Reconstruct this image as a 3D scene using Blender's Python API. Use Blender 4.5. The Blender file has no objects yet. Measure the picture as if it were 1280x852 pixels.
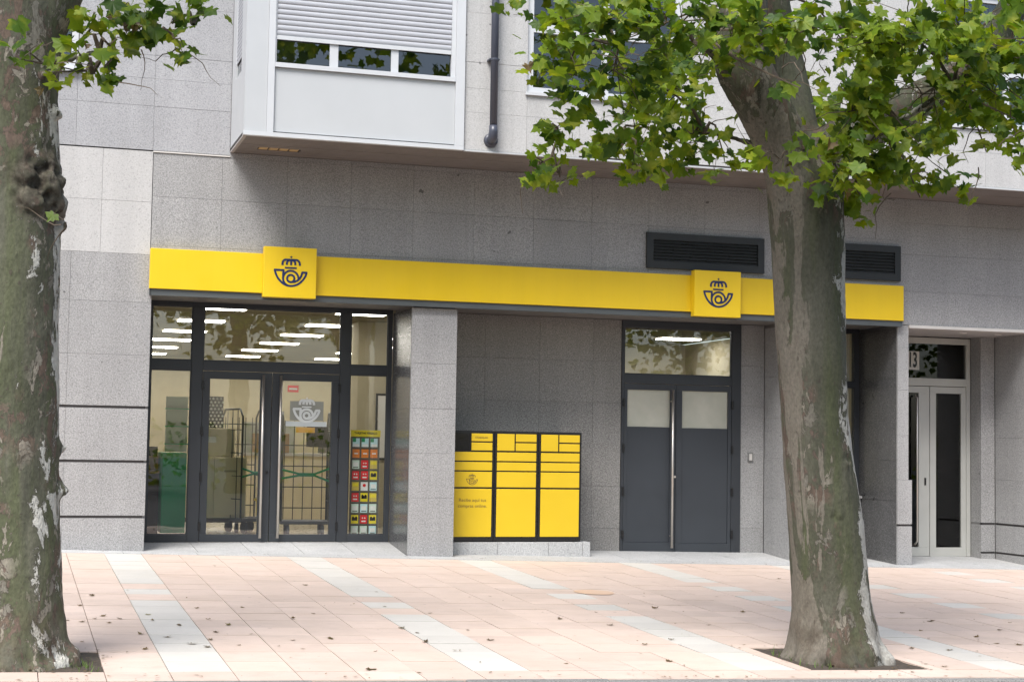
import bpy, bmesh, math, random
from mathutils import Vector, Matrix, noise
R = random.Random(7)
SC = bpy.context.scene
COL = SC.collection
rad = math.radians

# ------------------------------------------------------------------ camera, sky, sun, exposure
CAM = Vector((0.0, -18.4533, 1.1913))
FW, RT_, UP = (Vector((0.292725, 0.953979, 0.065080)), Vector((0.955562, -0.294331, 0.016416)), Vector((-0.034816, -0.057383, 0.997745)))
cam = bpy.data.cameras.new('camera')
cam.lens = 56.954; cam.sensor_width = 36; cam.clip_start = 0.1; cam.clip_end = 2000
cam_o = bpy.data.objects.new('camera', cam); COL.objects.link(cam_o)
M = Matrix((RT_, UP, -FW)).transposed().to_4x4(); M.translation = CAM
cam_o.matrix_world = M
SC.camera = cam_o

SUN_EL, SUN_AZ = 54, -38        # the sun stands high, behind the camera and to its left, veiled by cloud
w = bpy.data.worlds.new('World'); SC.world = w; w.use_nodes = True
nt = w.node_tree
bg = nt.nodes['Background']
sky = nt.nodes.new('ShaderNodeTexSky'); sky.sky_type = 'NISHITA'; sky.sun_disc = False
sky.sun_elevation = rad(SUN_EL); sky.sun_rotation = rad(180 + SUN_AZ * -1)
sky.air_density = 1.0; sky.dust_density = 2.5; sky.ozone_density = 1.0
hs = nt.nodes.new('ShaderNodeHueSaturation'); hs.inputs['Saturation'].default_value = 0.9
nt.links.new(sky.outputs[0], hs.inputs['Color']); nt.links.new(hs.outputs[0], bg.inputs['Color'])
bg.inputs['Strength'].default_value = 0.10
sun = bpy.data.lights.new('sun', 'SUN'); sun.energy = 2.0; sun.angle = rad(28); sun.color = (1, .985, .965)
sun_o = bpy.data.objects.new('sun', sun); COL.objects.link(sun_o)
az = rad(SUN_AZ)
to_sun = Vector((math.sin(az) * math.cos(rad(SUN_EL)), -math.cos(az) * math.cos(rad(SUN_EL)), math.sin(rad(SUN_EL))))
sun_o.rotation_euler = to_sun.to_track_quat('Z', 'Y').to_euler(); sun_o.location = to_sun * 60
SC.view_settings.view_transform = 'Standard'; SC.view_settings.look = 'None'
SC.view_settings.exposure = 1.35; SC.view_settings.gamma = 1
SC.render.engine = 'CYCLES'
SC.cycles.use_denoising = True
SC.cycles.max_bounces = 8; SC.cycles.transparent_max_bounces = 12
SC.cycles.caustics_reflective = False; SC.cycles.caustics_refractive = False
SC.cycles.sample_clamp_indirect = 6

# ------------------------------------------------------------------ materials
def new_mat(name):
    m = bpy.data.materials.new(name); m.use_nodes = True
    return m, m.node_tree, m.node_tree.nodes['Principled BSDF']
def N(t, typ, **kw):
    n = t.nodes.new(typ)
    for k, v in kw.items():
        if k in n.inputs.keys(): n.inputs[k].default_value = v
        else: setattr(n, k, v)
    return n
def mixc(t, fac, a, b, mode='MIX'):
    n = t.nodes.new('ShaderNodeMix'); n.data_type = 'RGBA'; n.blend_type = mode
    def put(sock, v):
        if isinstance(v, (int, float)): sock.default_value = v
        elif isinstance(v, tuple): sock.default_value = v if len(v) == 4 else (*v, 1)
        else: t.links.new(v, sock)
    put(n.inputs[0], fac); put(n.inputs[6], a); put(n.inputs[7], b)
    return n.outputs[2]
def ramp(t, src, stops, interp='LINEAR'):
    n = t.nodes.new('ShaderNodeValToRGB'); n.color_ramp.interpolation = interp
    e = n.color_ramp.elements
    while len(e) > 1: e.remove(e[0])
    e[0].position = stops[0][0]; c = stops[0][1]; e[0].color = (*c, 1) if isinstance(c, tuple) else (c, c, c, 1)
    for p, c in stops[1:]:
        k = e.new(p); k.color = (*c, 1) if isinstance(c, tuple) else (c, c, c, 1)
    t.links.new(src, n.inputs[0]); return n.outputs[0]
def worldpos(t, scale=(1, 1, 1)):
    g = t.nodes.new('ShaderNodeNewGeometry'); mp = t.nodes.new('ShaderNodeMapping'); mp.inputs['Scale'].default_value = scale
    t.links.new(g.outputs['Position'], mp.inputs['Vector']); return mp.outputs[0]
def objpos(t, scale=(1, 1, 1)):
    g = t.nodes.new('ShaderNodeTexCoord'); mp = t.nodes.new('ShaderNodeMapping'); mp.inputs['Scale'].default_value = scale
    t.links.new(g.outputs['Object'], mp.inputs['Vector']); return mp.outputs[0]
def nz(t, vec, scale, detail=3, rough=.55):
    n = N(t, 'ShaderNodeTexNoise', Scale=scale, Detail=detail, Roughness=rough); t.links.new(vec, n.inputs['Vector']); return n.outputs[0]
def bump(t, b, h, strength, dist=.01):
    n = N(t, 'ShaderNodeBump', Strength=strength, Distance=dist); t.links.new(h, n.inputs['Height']); t.links.new(n.outputs[0], b.inputs['Normal'])
def orand(t):
    return t.nodes.new('ShaderNodeObjectInfo').outputs['Random']

def plain(name, col, rough=.5, metal=0, var=.06, scale=3, spec=.5):
    m, t, b = new_mat(name)
    n = nz(t, worldpos(t), scale, 4)
    c = mixc(t, ramp(t, n, [(.3, 0.0), (.7, 1.0)]), tuple(x * (1 - var) for x in col), tuple(min(1, x * (1 + var)) for x in col))
    t.links.new(c, b.inputs['Base Color'])
    r = ramp(t, nz(t, worldpos(t), scale * 4, 3), [(.3, max(0, rough - .06)), (.7, min(1, rough + .06))])
    t.links.new(r, b.inputs['Roughness'])
    b.inputs['Metallic'].default_value = metal; b.inputs['Specular IOR Level'].default_value = spec
    return m
def granite(name, dark, mid, light, rough=.5, big=.12, pv=.14):
    m, t, b = new_mat(name); p = worldpos(t)
    g1 = nz(t, p, 60, 2, .7); g2 = nz(t, p, 125, 2, .6)
    v = N(t, 'ShaderNodeTexVoronoi', Scale=80); t.links.new(p, v.inputs['Vector'])
    c = mixc(t, ramp(t, g1, [(.36, 0.0), (.5, .6), (.62, 1.0)]), dark, mid)
    c = mixc(t, ramp(t, g2, [(.54, 0.0), (.66, 1.0)]), c, light)
    bw = N(t, 'ShaderNodeRGBToBW'); t.links.new(v.outputs['Color'], bw.inputs[0])
    c = mixc(t, ramp(t, bw.outputs[0], [(.1, .35), (.25, 0.0)]), c, tuple(x * .45 for x in dark))
    # knots of dark mica, cloudy tone, one tone per slab
    kn = nz(t, p, 9, 2, .4)
    c = mixc(t, ramp(t, kn, [(.755, 0.0), (.77, .75)]), c, tuple(x * .3 for x in dark))
    cl = nz(t, p, 1.6, 4)
    c = mixc(t, 1.0, c, ramp(t, cl, [(.25, 1 - big), (.75, 1.0)]), 'MULTIPLY')
    st = nz(t, worldpos(t, (5, 5, .35)), 1.0, 4)
    c = mixc(t, 1.0, c, ramp(t, st, [(.3, .9), (.6, 1.0)]), 'MULTIPLY')
    c = mixc(t, 1.0, c, ramp(t, orand(t), [(0, 1 - pv), (1, 1.0)]), 'MULTIPLY')
    dr = nz(t, worldpos(t, (9, 9, .22)), 1.0, 5, .65)
    c = mixc(t, ramp(t, dr, [(.60, 0.0), (.72, .28)]), c, tuple(x * .55 for x in mid))
    t.links.new(c, b.inputs['Base Color'])
    t.links.new(ramp(t, g1, [(.35, rough - .1), (.65, rough + .12)]), b.inputs['Roughness'])
    bump(t, b, g1, .25, .004)
    return m
def emit(name, col, s):
    m, t, b = new_mat(name); b.inputs['Base Color'].default_value = (*col, 1)
    b.inputs['Emission Color'].default_value = (*col, 1); b.inputs['Emission Strength'].default_value = s
    return m
def glass_mat(name, tint, ior=1.75):
    m, t, b = new_mat(name); t.nodes.remove(b); out = t.nodes['Material Output']
    tr = N(t, 'ShaderNodeBsdfTransparent', Color=(*tint, 1)); gl = N(t, 'ShaderNodeBsdfGlossy', Roughness=.004, Color=(.96, .98, 1, 1))
    fr = N(t, 'ShaderNodeFresnel', IOR=ior); mx = t.nodes.new('ShaderNodeMixShader')
    # rolled glass is never quite flat
    bp = N(t, 'ShaderNodeBump', Strength=.05, Distance=.02); t.links.new(nz(t, worldpos(t), 1.6, 2), bp.inputs['Height'])
    t.links.new(bp.outputs[0], gl.inputs['Normal'])
    # the sheet is modelled with thickness: only its entry face mirrors
    bk = t.nodes.new('ShaderNodeNewGeometry'); sb = N(t, 'ShaderNodeMath', operation='SUBTRACT'); sb.inputs[0].default_value = 1; t.links.new(bk.outputs['Backfacing'], sb.inputs[1])
    mu = N(t, 'ShaderNodeMath', operation='MULTIPLY'); t.links.new(fr.outputs[0], mu.inputs[0]); t.links.new(sb.outputs[0], mu.inputs[1])
    t.links.new(mu.outputs[0], mx.inputs[0]); t.links.new(tr.outputs[0], mx.inputs[1]); t.links.new(gl.outputs[0], mx.inputs[2])
    t.links.new(mx.outputs[0], out.inputs[0]); return m

GR = granite('grey_granite', (.225, .223, .222), (.37, .367, .363), (.525, .521, .515), pv=.07)
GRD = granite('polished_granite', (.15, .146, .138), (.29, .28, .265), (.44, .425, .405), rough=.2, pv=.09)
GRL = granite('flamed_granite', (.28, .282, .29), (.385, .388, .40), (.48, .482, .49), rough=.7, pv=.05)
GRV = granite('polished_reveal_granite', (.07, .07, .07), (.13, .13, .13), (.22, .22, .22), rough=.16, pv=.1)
WST = granite('white_stone', (.41, .405, .395), (.49, .485, .475), (.55, .545, .535), rough=.7, big=.06, pv=.04)
SLAB = granite('pale_kerb_granite', (.34, .34, .34), (.52, .52, .51), (.64, .64, .63), rough=.7, pv=.1)
JOINT = plain('joint', (.20, .197, .193), .9)
DKJ = plain('dark_groove', (.05, .045, .045), .8)
WMET = plain('white_coated_metal', (.46, .475, .485), .35, var=.03, scale=1.2)
WPVC = plain('white_window_frame', (.52, .535, .55), .4, var=.03)
SHUT = plain('shutter_white', (.37, .38, .405), .45, var=.04)
SOFF = plain('brown_soffit', (.165, .145, .135), .6, var=.12, scale=2)
SOFV = plain('soffit_vent_ochre', (.42, .29, .14), .6)
YEL = plain('yellow_panel', (.70, .48, .011), .38, var=.025, scale=1.1)
t_ = YEL.node_tree; b_ = t_.nodes['Principled BSDF']; src = b_.inputs['Base Color'].links[0].from_socket
t_.links.new(mixc(t_, 1.0, src, ramp(t_, nz(t_, worldpos(t_, (7, 7, .3)), 1.0, 5, .65), [(.3, .965), (.6, 1.0)]), 'MULTIPLY'), b_.inputs['Base Color'])
YELL = plain('yellow_locker', (.64, .435, .011), .45, var=.03, scale=2)
NAVY = plain('navy_blue', (.006, .015, .075), .45)
PRNT = plain('print_brown', (.16, .11, .03), .6)
DARK = plain('anthracite_frame', (.031, .035, .041), .38, var=.08)
DPAN = plain('anthracite_panel', (.034, .039, .046), .45, var=.1, scale=1.5)
CHAN = plain('channel_grey', (.075, .085, .088), .45)
BLK = plain('black_plastic', (.010, .010, .011), .3)
GRIL = plain('louvre_grey', (.020, .022, .022), .5)
LOUV = plain('louvre_blade', (.055, .058, .058), .45)
STEEL = plain('brushed_steel', (.66, .61, .55), .42, metal=1)
CREAM = plain('grey_cream_frame', (.43, .43, .40), .45, var=.05)
TRIM = plain('pale_trim', (.55, .53, .50), .5)
PIPE = plain('graphite_pipe', (.05, .055, .075), .35)
GLASS = glass_mat('shop_glass', (.96, .97, .955), 2.15)
GLASSD = glass_mat('window_glass', (.50, .56, .54), 1.9)
GLASSH = glass_mat('hall_glass', (.55, .55, .55), 1.55)
m, t, b = new_mat('frosted_glass'); FROST = m
t.links.new(mixc(t, ramp(t, nz(t, worldpos(t), 2.2, 3), [(.35, 0.0), (.7, 1.0)]), (.52, .53, .45), (.66, .66, .57)), b.inputs['Base Color'])
b.inputs['Roughness'].default_value = .12; b.inputs['Transmission Weight'].default_value = .25
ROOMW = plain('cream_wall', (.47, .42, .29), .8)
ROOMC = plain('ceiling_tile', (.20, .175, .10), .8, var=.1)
ROOMF = plain('beige_floor', (.42, .37, .27), .3)
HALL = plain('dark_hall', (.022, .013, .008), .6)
DIM = plain('dim_room', (.06, .065, .06), .8)
LED = emit('led_panel', (1, .95, .9), 11.0)
SPOT = emit('hall_lamp', (1, .93, .8), 5)
CARD = plain('carton_cream', (.80, .70, .46), .7)
BROWN = plain('brown_carton', (.30, .19, .09), .8)
DBRN = plain('dark_brown_wood', (.07, .04, .02), .6)
GREEN = plain('green_plastic', (.02, .32, .13), .45)
WIRE = plain('grey_wire', (.10, .105, .10), .35, metal=.6)
RUBB = plain('grey_rubber', (.14, .14, .15), .6)
RED = plain('red_print', (.78, .03, .04), .5)
ORNG = plain('orange_print', (.85, .25, .04), .5)
SKYB = plain('pale_blue_print', (.60, .85, .90), .5)
MINT = plain('mint_print', (.70, .84, .74), .5)
YPRT = plain('yellow_print', (.88, .72, .03), .5)
WPRT = plain('white_print', (.88, .88, .86), .5)
GOLD = plain('gold_print', (.68, .52, .10), .5)
RACK = plain('rack_grey', (.14, .13, .11), .5)
ASPH = plain('asphalt', (.05, .05, .052), .9, var=.25, scale=30)
SOIL = plain('soil', (.055, .042, .03), .95, var=.4, scale=40)
GRASS = plain('grass_blade', (.09, .15, .025), .6, var=.3, scale=20)

def tile_mat(name, a, b_, dirt):
    m, t, b = new_mat(name); p = worldpos(t)
    c = mixc(t, ramp(t, nz(t, p, 2.3, 5, .65), [(.3, 0.0), (.7, 1.0)]), a, b_)
    c = mixc(t, ramp(t, nz(t, p, 160, 2), [(.56, 0.0), (.7, .35)]), c, tuple(x * .7 for x in a))
    c = mixc(t, ramp(t, nz(t, worldpos(t, (1.2, 2.5, 1)), 3, 5, .7), [(.53, 0.0), (.72, .5)]), c, dirt)
    c = mixc(t, ramp(t, nz(t, p, 26, 2), [(.735, 0.0), (.75, .6)]), c, tuple(x * .35 for x in dirt))
    vo = N(t, 'ShaderNodeTexVoronoi', Scale=2.6); t.links.new(p, vo.inputs['Vector'])
    c = mixc(t, ramp(t, vo.outputs['Distance'], [(.035, .45), (.05, 0.0)]), c, tuple(x * .5 for x in dirt))
    c = mixc(t, ramp(t, nz(t, worldpos(t, (1, 1, 1)), .9, 6, .7), [(.5, 0.0), (.75, .35)]), c, dirt)
    c = mixc(t, 1.0, c, ramp(t, orand(t), [(0, .87), (1, 1.0)]), 'MULTIPLY')
    t.links.new(c, b.inputs['Base Color']); b.inputs['Roughness'].default_value = .75
    bump(t, b, nz(t, p, 90, 3), .2, .003); return m
PINK = tile_mat('pink_paver', (.56, .44, .36), (.62, .495, .42), (.43, .34, .285))
WHIT = tile_mat('white_paver', (.53, .50, .445), (.58, .55, .50), (.49, .47, .44))

def bark_mat(name='plane_bark', gain=1.2, zt=.53):
    m, t, b = new_mat(name)
    def nd(scale, stretch, detail=5, rough=.6, dist=0.0, off=0.0):
        mp = N(t, 'ShaderNodeMapping'); g = t.nodes.new('ShaderNodeTexCoord'); t.links.new(g.outputs['Object'], mp.inputs['Vector'])
        mp.inputs['Scale'].default_value = (1, 1, stretch); mp.inputs['Location'].default_value = (off, off * .7, off * 1.3)
        n = N(t, 'ShaderNodeTexNoise', Scale=scale, Detail=detail, Roughness=rough, Distortion=dist); t.links.new(mp.outputs[0], n.inputs['Vector']); return n.outputs[0]
    def mth(op, a, b_, c=None):
        n = t.nodes.new('ShaderNodeMath'); n.operation = op
        for k, v in enumerate((a, b_, c)):
            if v is None: continue
            if isinstance(v, (int, float)): n.inputs[k].default_value = v
            else: t.links.new(v, n.inputs[k])
        return n.outputs[0]
    sx = N(t, 'ShaderNodeSeparateXYZ'); t.links.new(objpos(t), sx.inputs[0])
    lean = N(t, 'ShaderNodeAttribute', attribute_name='flank').outputs['Fac']          # how far round to the flanks
    flank = mth('ABSOLUTE', lean, 0)
    foot = mth('MAXIMUM', mth('MULTIPLY_ADD', sx.outputs[2], -1.1, .75), 0)
    base = mixc(t, ramp(t, nd(2.2, .35, 5, .62), [(.36, 0.0), (.62, 1.0)]), (.048, .051, .031), (.082, .081, .058))
    base = mixc(t, ramp(t, nd(6, .08, 4, .6, 0, 3), [(.45, 0.0), (.62, .55)]), base, (.055, .066, .027))
    base = mixc(t, ramp(t, nd(9, .06, 4, .6, 0, 8), [(.5, 0.0), (.66, .45)]), base, (.045, .046, .032))
    h = nd(14, .5, 5, .6)
    zone = mth('ADD', mth('MULTIPLY_ADD', flank, .36, nd(1.7, .5, 3, .5, 0, 2)), mth('ADD', mth('MULTIPLY', foot, .25), mth('MINIMUM', mth('MAXIMUM', mth('MULTIPLY_ADD', sx.outputs[2], .25, -.8), 0), .12)))
    zm = ramp(t, zone, [(zt, 0.0), (zt + .07, 1.0)])
    # small old plates, brown, and freshly bared spots, tan: both with crisp edges and a dark rim
    for sc, off, thr, col in ((7.5, 11, .56, (.085, .062, .045)), (10, 23, .585, (.165, .152, .115)), (13, 31, .60, (.085, .062, .047)), (5.5, 41, .60, (.12, .113, .088))):
        f_ = nd(sc, .55, 7, .66, .6, off)
        base = mixc(t, mixc(t, 1.0, ramp(t, f_, [(thr - .022, 0.0), (thr - .008, .75), (thr, .75), (thr + .002, 0.0)]), zm, 'MULTIPLY'), base, (.05, .042, .032))
        base = mixc(t, mixc(t, 1.0, ramp(t, f_, [(thr, 0.0), (thr + .004, .9)]), zm, 'MULTIPLY'), base, col)
    # pale ragged sheet on the flank to the right, tan sheet on the left one
    r1 = mth('MULTIPLY_ADD', lean, .95, nd(4.8, .45, 9, .74, .5, 5))
    base = mixc(t, ramp(t, r1, [(.655, 0.0), (.668, .7), (.678, .7), (.681, 0.0)]), base, (.05, .045, .035))
    base = mixc(t, ramp(t, r1, [(.68, 0.0), (.684, 1.0)]), base, mixc(t, nd(8, .8), (.25, .25, .205), (.36, .36, .31)))
    l1 = mth('MULTIPLY_ADD', lean, -.9, nd(3.4, .22, 7, .64, .6, 9))
    base = mixc(t, ramp(t, l1, [(.672, 0.0), (.68, .85)]), base, mixc(t, nd(9, .5), (.105, .094, .07), (.155, .142, .11)))
    sp = nd(26, .7, 4, .65)
    base = mixc(t, ramp(t, sp, [(.63, 0.0), (.68, .7)]), base, (.05, .042, .032))
    base = mixc(t, ramp(t, nd(5, 1, 5, .65, 0, 51), [(.47, 0.0), (.62, .8)]), base, mixc(t, mth('MINIMUM', foot, 1), base, (.052, .038, .024)))
    base = mixc(t, 1.0, base, ramp(t, nd(55, .6, 3), [(.3, .75), (.7, 1.15)]), 'MULTIPLY')
    base = mixc(t, 1.0, base, (gain, gain * .97, gain * 1.02), 'MULTIPLY')
    at = N(t, 'ShaderNodeAttribute', attribute_name='burl')
    base = mixc(t, at.outputs['Fac'], base, mixc(t, ramp(t, nd(22, 1, 4), [(.4, 0.0), (.62, 1.0)]), (.042, .033, .024), (.125, .108, .082)))
    t.links.new(base, b.inputs['Base Color']); b.inputs['Roughness'].default_value = .82; b.inputs['Specular IOR Level'].default_value = .22
    bw = N(t, 'ShaderNodeRGBToBW'); t.links.new(base, bw.inputs[0])
    hh = mth('ADD', mth('MULTIPLY', bw.outputs[0], -2.2), mth('ADD', mth('MULTIPLY', h, .9), mth('MULTIPLY', sp, .5)))
    bump(t, b, hh, .8, .012); return m
BARK = bark_mat()
BARK_GREY = bark_mat('plane_bark_grey', 1.75, .46)
def leaf_mat(name, a, b_, c_):
    m, t, b = new_mat(name); out = t.nodes['Material Output']
    p = worldpos(t)
    n = nz(t, p, 2.2, 3); n2 = nz(t, p, 9, 2)
    c = mixc(t, ramp(t, n, [(.35, 0.0), (.65, 1.0)]), a, b_)
    c = mixc(t, ramp(t, n2, [(.52, 0.0), (.7, .8)]), c, c_)
    c = mixc(t, 1.0, c, ramp(t, orand(t), [(0, .75), (1, 1.15)]), 'MULTIPLY')
    t.links.new(c, b.inputs['Base Color']); b.inputs['Roughness'].default_value = .5; b.inputs['Specular IOR Level'].default_value = .35
    tl = t.nodes.new('ShaderNodeBsdfTranslucent')
    t.links.new(mixc(t, 1.0, c, (1.5, 1.35, .5), 'MULTIPLY'), tl.inputs['Color'])
    mx = N(t, 'ShaderNodeMixShader', Fac=.46); t.links.new(b.outputs[0], mx.inputs[1]); t.links.new(tl.outputs[0], mx.inputs[2])
    t.links.new(mx.outputs[0], out.inputs[0]); return m
LEAF = leaf_mat('plane_leaf', (.060, .125, .008), (.185, .265, .014), (.31, .34, .032))
DRYL = leaf_mat('dry_leaf', (.10, .072, .045), (.17, .125, .065), (.17, .14, .05))
TWIG = plain('twig', (.10, .075, .05), .8, var=.3, scale=12)

# ------------------------------------------------------------------ mesh helpers
class MB:
    def __init__(s): s.v = []; s.f = []
    def box(s, x0, x1, y0, y1, z0, z1):
        b = len(s.v)
        s.v += [(x0, y0, z0), (x1, y0, z0), (x1, y1, z0), (x0, y1, z0), (x0, y0, z1), (x1, y0, z1), (x1, y1, z1), (x0, y1, z1)]
        s.f += [tuple(b + i for i in q) for q in ((0, 3, 2, 1), (4, 5, 6, 7), (0, 1, 5, 4), (1, 2, 6, 5), (2, 3, 7, 6), (3, 0, 4, 7))]
        return s
    def hexa(s, p):   # eight corners, bottom ring then top ring
        b = len(s.v); s.v += [tuple(q) for q in p]
        s.f += [tuple(b + i for i in q) for q in ((0, 3, 2, 1), (4, 5, 6, 7), (0, 1, 5, 4), (1, 2, 6, 5), (2, 3, 7, 6), (3, 0, 4, 7))]
        return s
    def tube(s, pts, rads, n=8, caps=True):
        pts = [Vector(p) for p in pts]
        if isinstance(rads, (int, float)): rads = [rads] * len(pts)
        b = len(s.v); u = None
        for i, p in enumerate(pts):
            d = (pts[min(i + 1, len(pts) - 1)] - pts[max(i - 1, 0)])
            d = d.normalized() if d.length > 1e-9 else Vector((0, 0, 1))
            if u is None: u = d.orthogonal().normalized()
            u = (u - d * u.dot(d)); u = u.normalized() if u.length > 1e-6 else d.orthogonal().normalized()
            v = d.cross(u)
            for k in range(n):
                a = 2 * math.pi * k / n; s.v.append(tuple(p + (u * math.cos(a) + v * math.sin(a)) * rads[i]))
        for i in range(len(pts) - 1):
            for k in range(n):
                a0 = b + i * n + k; a1 = b + i * n + (k + 1) % n; s.f.append((a0, a1, a1 + n, a0 + n))
        if caps:
            s.f.append(tuple(b + k for k in reversed(range(n)))); e = b + (len(pts) - 1) * n; s.f.append(tuple(e + k for k in range(n)))
        return s
    def disc(s, c, r, y0, y1, n=20):   # a disc in the facade plane
        return s.tube([(c[0], y1, c[1]), (c[0], y0, c[1])], r, n)
    def mesh(s, name, mat, smooth=False):
        me = bpy.data.meshes.new(name); me.from_pydata(s.v, [], s.f); me.update()
        if mat: me.materials.append(mat)
        if smooth: me.polygons.foreach_set('use_smooth', [True] * len(me.polygons))
        return me
    def build(s, name, mat, parent=None, smooth=False, bevel=0, kind=None, label=None):
        o = bpy.data.objects.new(name, s.mesh(name, mat, smooth)); COL.objects.link(o)
        if parent: put(o, parent)
        if bevel:
            md = o.modifiers.new('bevel', 'BEVEL'); md.width = bevel; md.segments = 2; md.limit_method = 'ANGLE'
        if kind: o['kind'] = kind
        if label: o['label'] = label
        return o
def put(o, parent):      # parent a mesh that is written in world coordinates
    o.parent = parent
    root = parent; off = Matrix.Identity(4)
    while root: off = root.matrix_basis @ off; root = root.parent
    o.matrix_basis = off.inverted() @ o.matrix_basis
def thing(name, label, cat, loc=(0, 0, 0), group=None):
    o = bpy.data.objects.new(name, None); COL.objects.link(o); o.location = loc; o.empty_display_size = .1
    o['label'] = label; o['category'] = cat
    if group: o['group'] = group
    return o
def tag(o, label, cat, group=None):
    o['label'] = label; o['category'] = cat
    if group: o['group'] = group
    return o
def B(name, mat, parent, *a, **k): return MB().box(*a).build(name, mat, parent, **k)

GB, GC = -0.0215763, 0.0284153          # the pavement falls to the right and towards the street
def gz(x, y): return GB * x + GC * y

def in_view(p, m=0.0):
    d = Vector(p) - CAM; z = d.dot(FW)
    if z < .2: return False
    return abs(d.dot(RT_) / z) < .3161 + m and abs(d.dot(UP) / z) < .2104 + m

# ------------------------------------------------------------------ the ground
road = MB(); road.v = [(x, y, gz(x, -8.4) - .13 + (y + 8.42) * -.004) for y in (-8.43, -60, ) for x in (-80, 90)]; road.f = [(0, 1, 3, 2)]
road.build('road', ASPH, kind='structure')
gnd = MB(); gnd.v = [(-400, -400, -3.2), (400, -400, -3.2), (400, 400, -3.2), (-400, 400, -3.2)]; gnd.f = [(0, 1, 2, 3)]
gnd.build('ground', ASPH, kind='structure')
kerb = MB(); kerb.v = [(x, y, gz(x, y) - .05) for y in (-8.44, -8.34) for x in (-12, 24)]; kerb.f = [(0, 1, 3, 2)]
kerb = kerb.build('kerb', JOINT, kind='structure')
for k in range(-4, 14):
    x0, x1 = -1.1 + k * .98 + .004, -1.1 + (k + 1) * .98 - .004
    dy = R.uniform(-.006, .006)
    MB().hexa([(x, y, gz(x, y) + dz) for dz in (-.2, R.uniform(-.008, .003)) for x, y in ((x0, -8.46 + dy), (x1, -8.46 + dy), (x1, -8.345), (x0, -8.345))]).build('kerb_stone', granite('kerb_granite', (.13, .13, .12), (.26, .25, .24), (.38, .37, .35), rough=.8) if k == -4 else bpy.data.materials['kerb_granite'], kerb, bevel=.012)
pav = MB(); pav.v = [(x, y, gz(x, y) - .022) for y in (-8.345, 0.0) for x in (-12, 24)]; pav.f = [(0, 1, 3, 2)]
pav = pav.build('pavement', plain('paver_joint', (.24, .19, .155), .9), kind='structure')
PITS = [(-.594, .594, -8.015, -7.205), (5.46, 6.42, -8.0, -6.98)]
def white(c, r):
    if (c - 2) % 5: return False
    k = (c - 2) // 5
    if r >= 19: return False
    if k <= 0: return r <= 6 or r == 8 or r >= 10
    if k == 1: return r <= 8 or r == 10 or r >= 12
    if k == 2: return r <= 6 or r in (8, 10) or r >= 12
    if k == 3: return r <= 4 or r in (6, 8, 10) or r >= 12
    if k == 4: return r <= 2 or r in (5, 7, 9, 11) or r >= 13
    return r in (1, 3, 5, 7, 9, 11) or r >= 13
def tile_mesh(x0, x1, y0, y1):
    g = .003
    return MB().hexa([(x, y, GB * x + GC * y + z) for z in (-.03, 0) for x, y in ((x0 + g, y0 + g), (x1 - g, y0 + g), (x1 - g, y1 - g), (x0 + g, y1 - g))])
pieces = []
for c in range(-12, 38):
    x0 = .198 + c * .396; x1 = x0 + .396
    off = 0
    for r in range(20):
        y1 = -.32 - r * .405; y0 = y1 - .405
        if r == 19: y0 = -8.345
        rects = [(x0, x1, y0, y1)]
        for (a, b_, c_, d) in PITS:
            nr = []
            for (p, q, s, u) in rects:
                if q <= a + .01 or p >= b_ - .01 or u <= c_ + .01 or s >= d - .01: nr.append((p, q, s, u)); continue
                if p < a - .02: nr.append((p, a, s, u))
                if q > b_ + .02: nr.append((b_, q, s, u))
                if s < c_ - .02: nr.append((max(p, a), min(q, b_), s, c_))
                if u > d + .02: nr.append((max(p, a), min(q, b_), d, u))
            rects = nr
        for q in rects: pieces.append((q, white(c, r)))
pieces.sort(key=lambda e: (not in_view(((e[0][0] + e[0][1]) / 2, (e[0][2] + e[0][3]) / 2, gz(e[0][0], e[0][2])), .02), (Vector((e[0][0], e[0][2], 0)) - CAM).length))
full = {}
rest = {False: MB(), True: MB()}
for i, (q, wh) in enumerate(pieces):
    cx, cy = (q[0] + q[1]) / 2, (q[2] + q[3]) / 2; w_, d_ = q[1] - q[0], q[3] - q[2]
    dz = R.uniform(-.0025, .0015)
    if i < 300:
        key = (round(w_, 3), round(d_, 3), wh)
        if key not in full: full[key] = tile_mesh(-w_ / 2, w_ / 2, -d_ / 2, d_ / 2).mesh('paving_tile', WHIT if wh else PINK)
        o = bpy.data.objects.new('paving_tile', full[key]); COL.objects.link(o); o.location = (cx, cy, gz(cx, cy) + dz); o.parent = pav
    else:
        mb = rest[wh]; n0 = len(mb.v); t_ = tile_mesh(*q); mb.v += [(x, y, z + dz) for x, y, z in t_.v]; mb.f += [tuple(n0 + k for k in f) for f in t_.f]
rest[False].build('paving_tiles', PINK, pav, kind='stuff'); rest[True].build('paving_tiles', WHIT, pav, kind='stuff')
# granite border along the building
bx = [-6 + .8 * k for k in range(29)]
for a, b_ in zip(bx, bx[1:]):
    MB().hexa([(x, y, gz(x, y) + z) for z in (-.03, .003) for x, y in ((a + .003, -.317), (b_ - .003, -.317), (b_ - .003, -.003), (a + .003, -.003))]).build('border_slab', SLAB, pav)
def ramp_floor(x0, x1, yb, zl, zr, n):
    for k in range(n):
        a = x0 + (x1 - x0) * k / n; c = x0 + (x1 - x0) * (k + 1) / n
        za = zl + (zr - zl) * k / n; zc = zl + (zr - zl) * (k + 1) / n
        MB().hexa([(a + .003, 0, gz(a, 0) - .06), (c - .003, 0, gz(c, 0) - .06), (c - .003, yb, zc - .06), (a + .003, yb, za - .06),
                   (a + .003, 0, gz(a, 0) + .003), (c - .003, 0, gz(c, 0) + .003), (c - .003, yb, zc), (a + .003, yb, za)]).build('threshold_slab', SLAB, pav)
ramp_floor(1.435, 4.433, 1.0, .008, .008, 5)
ramp_floor(4.985, 9.46, 1.0, -.075, -.137, 6)
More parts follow.
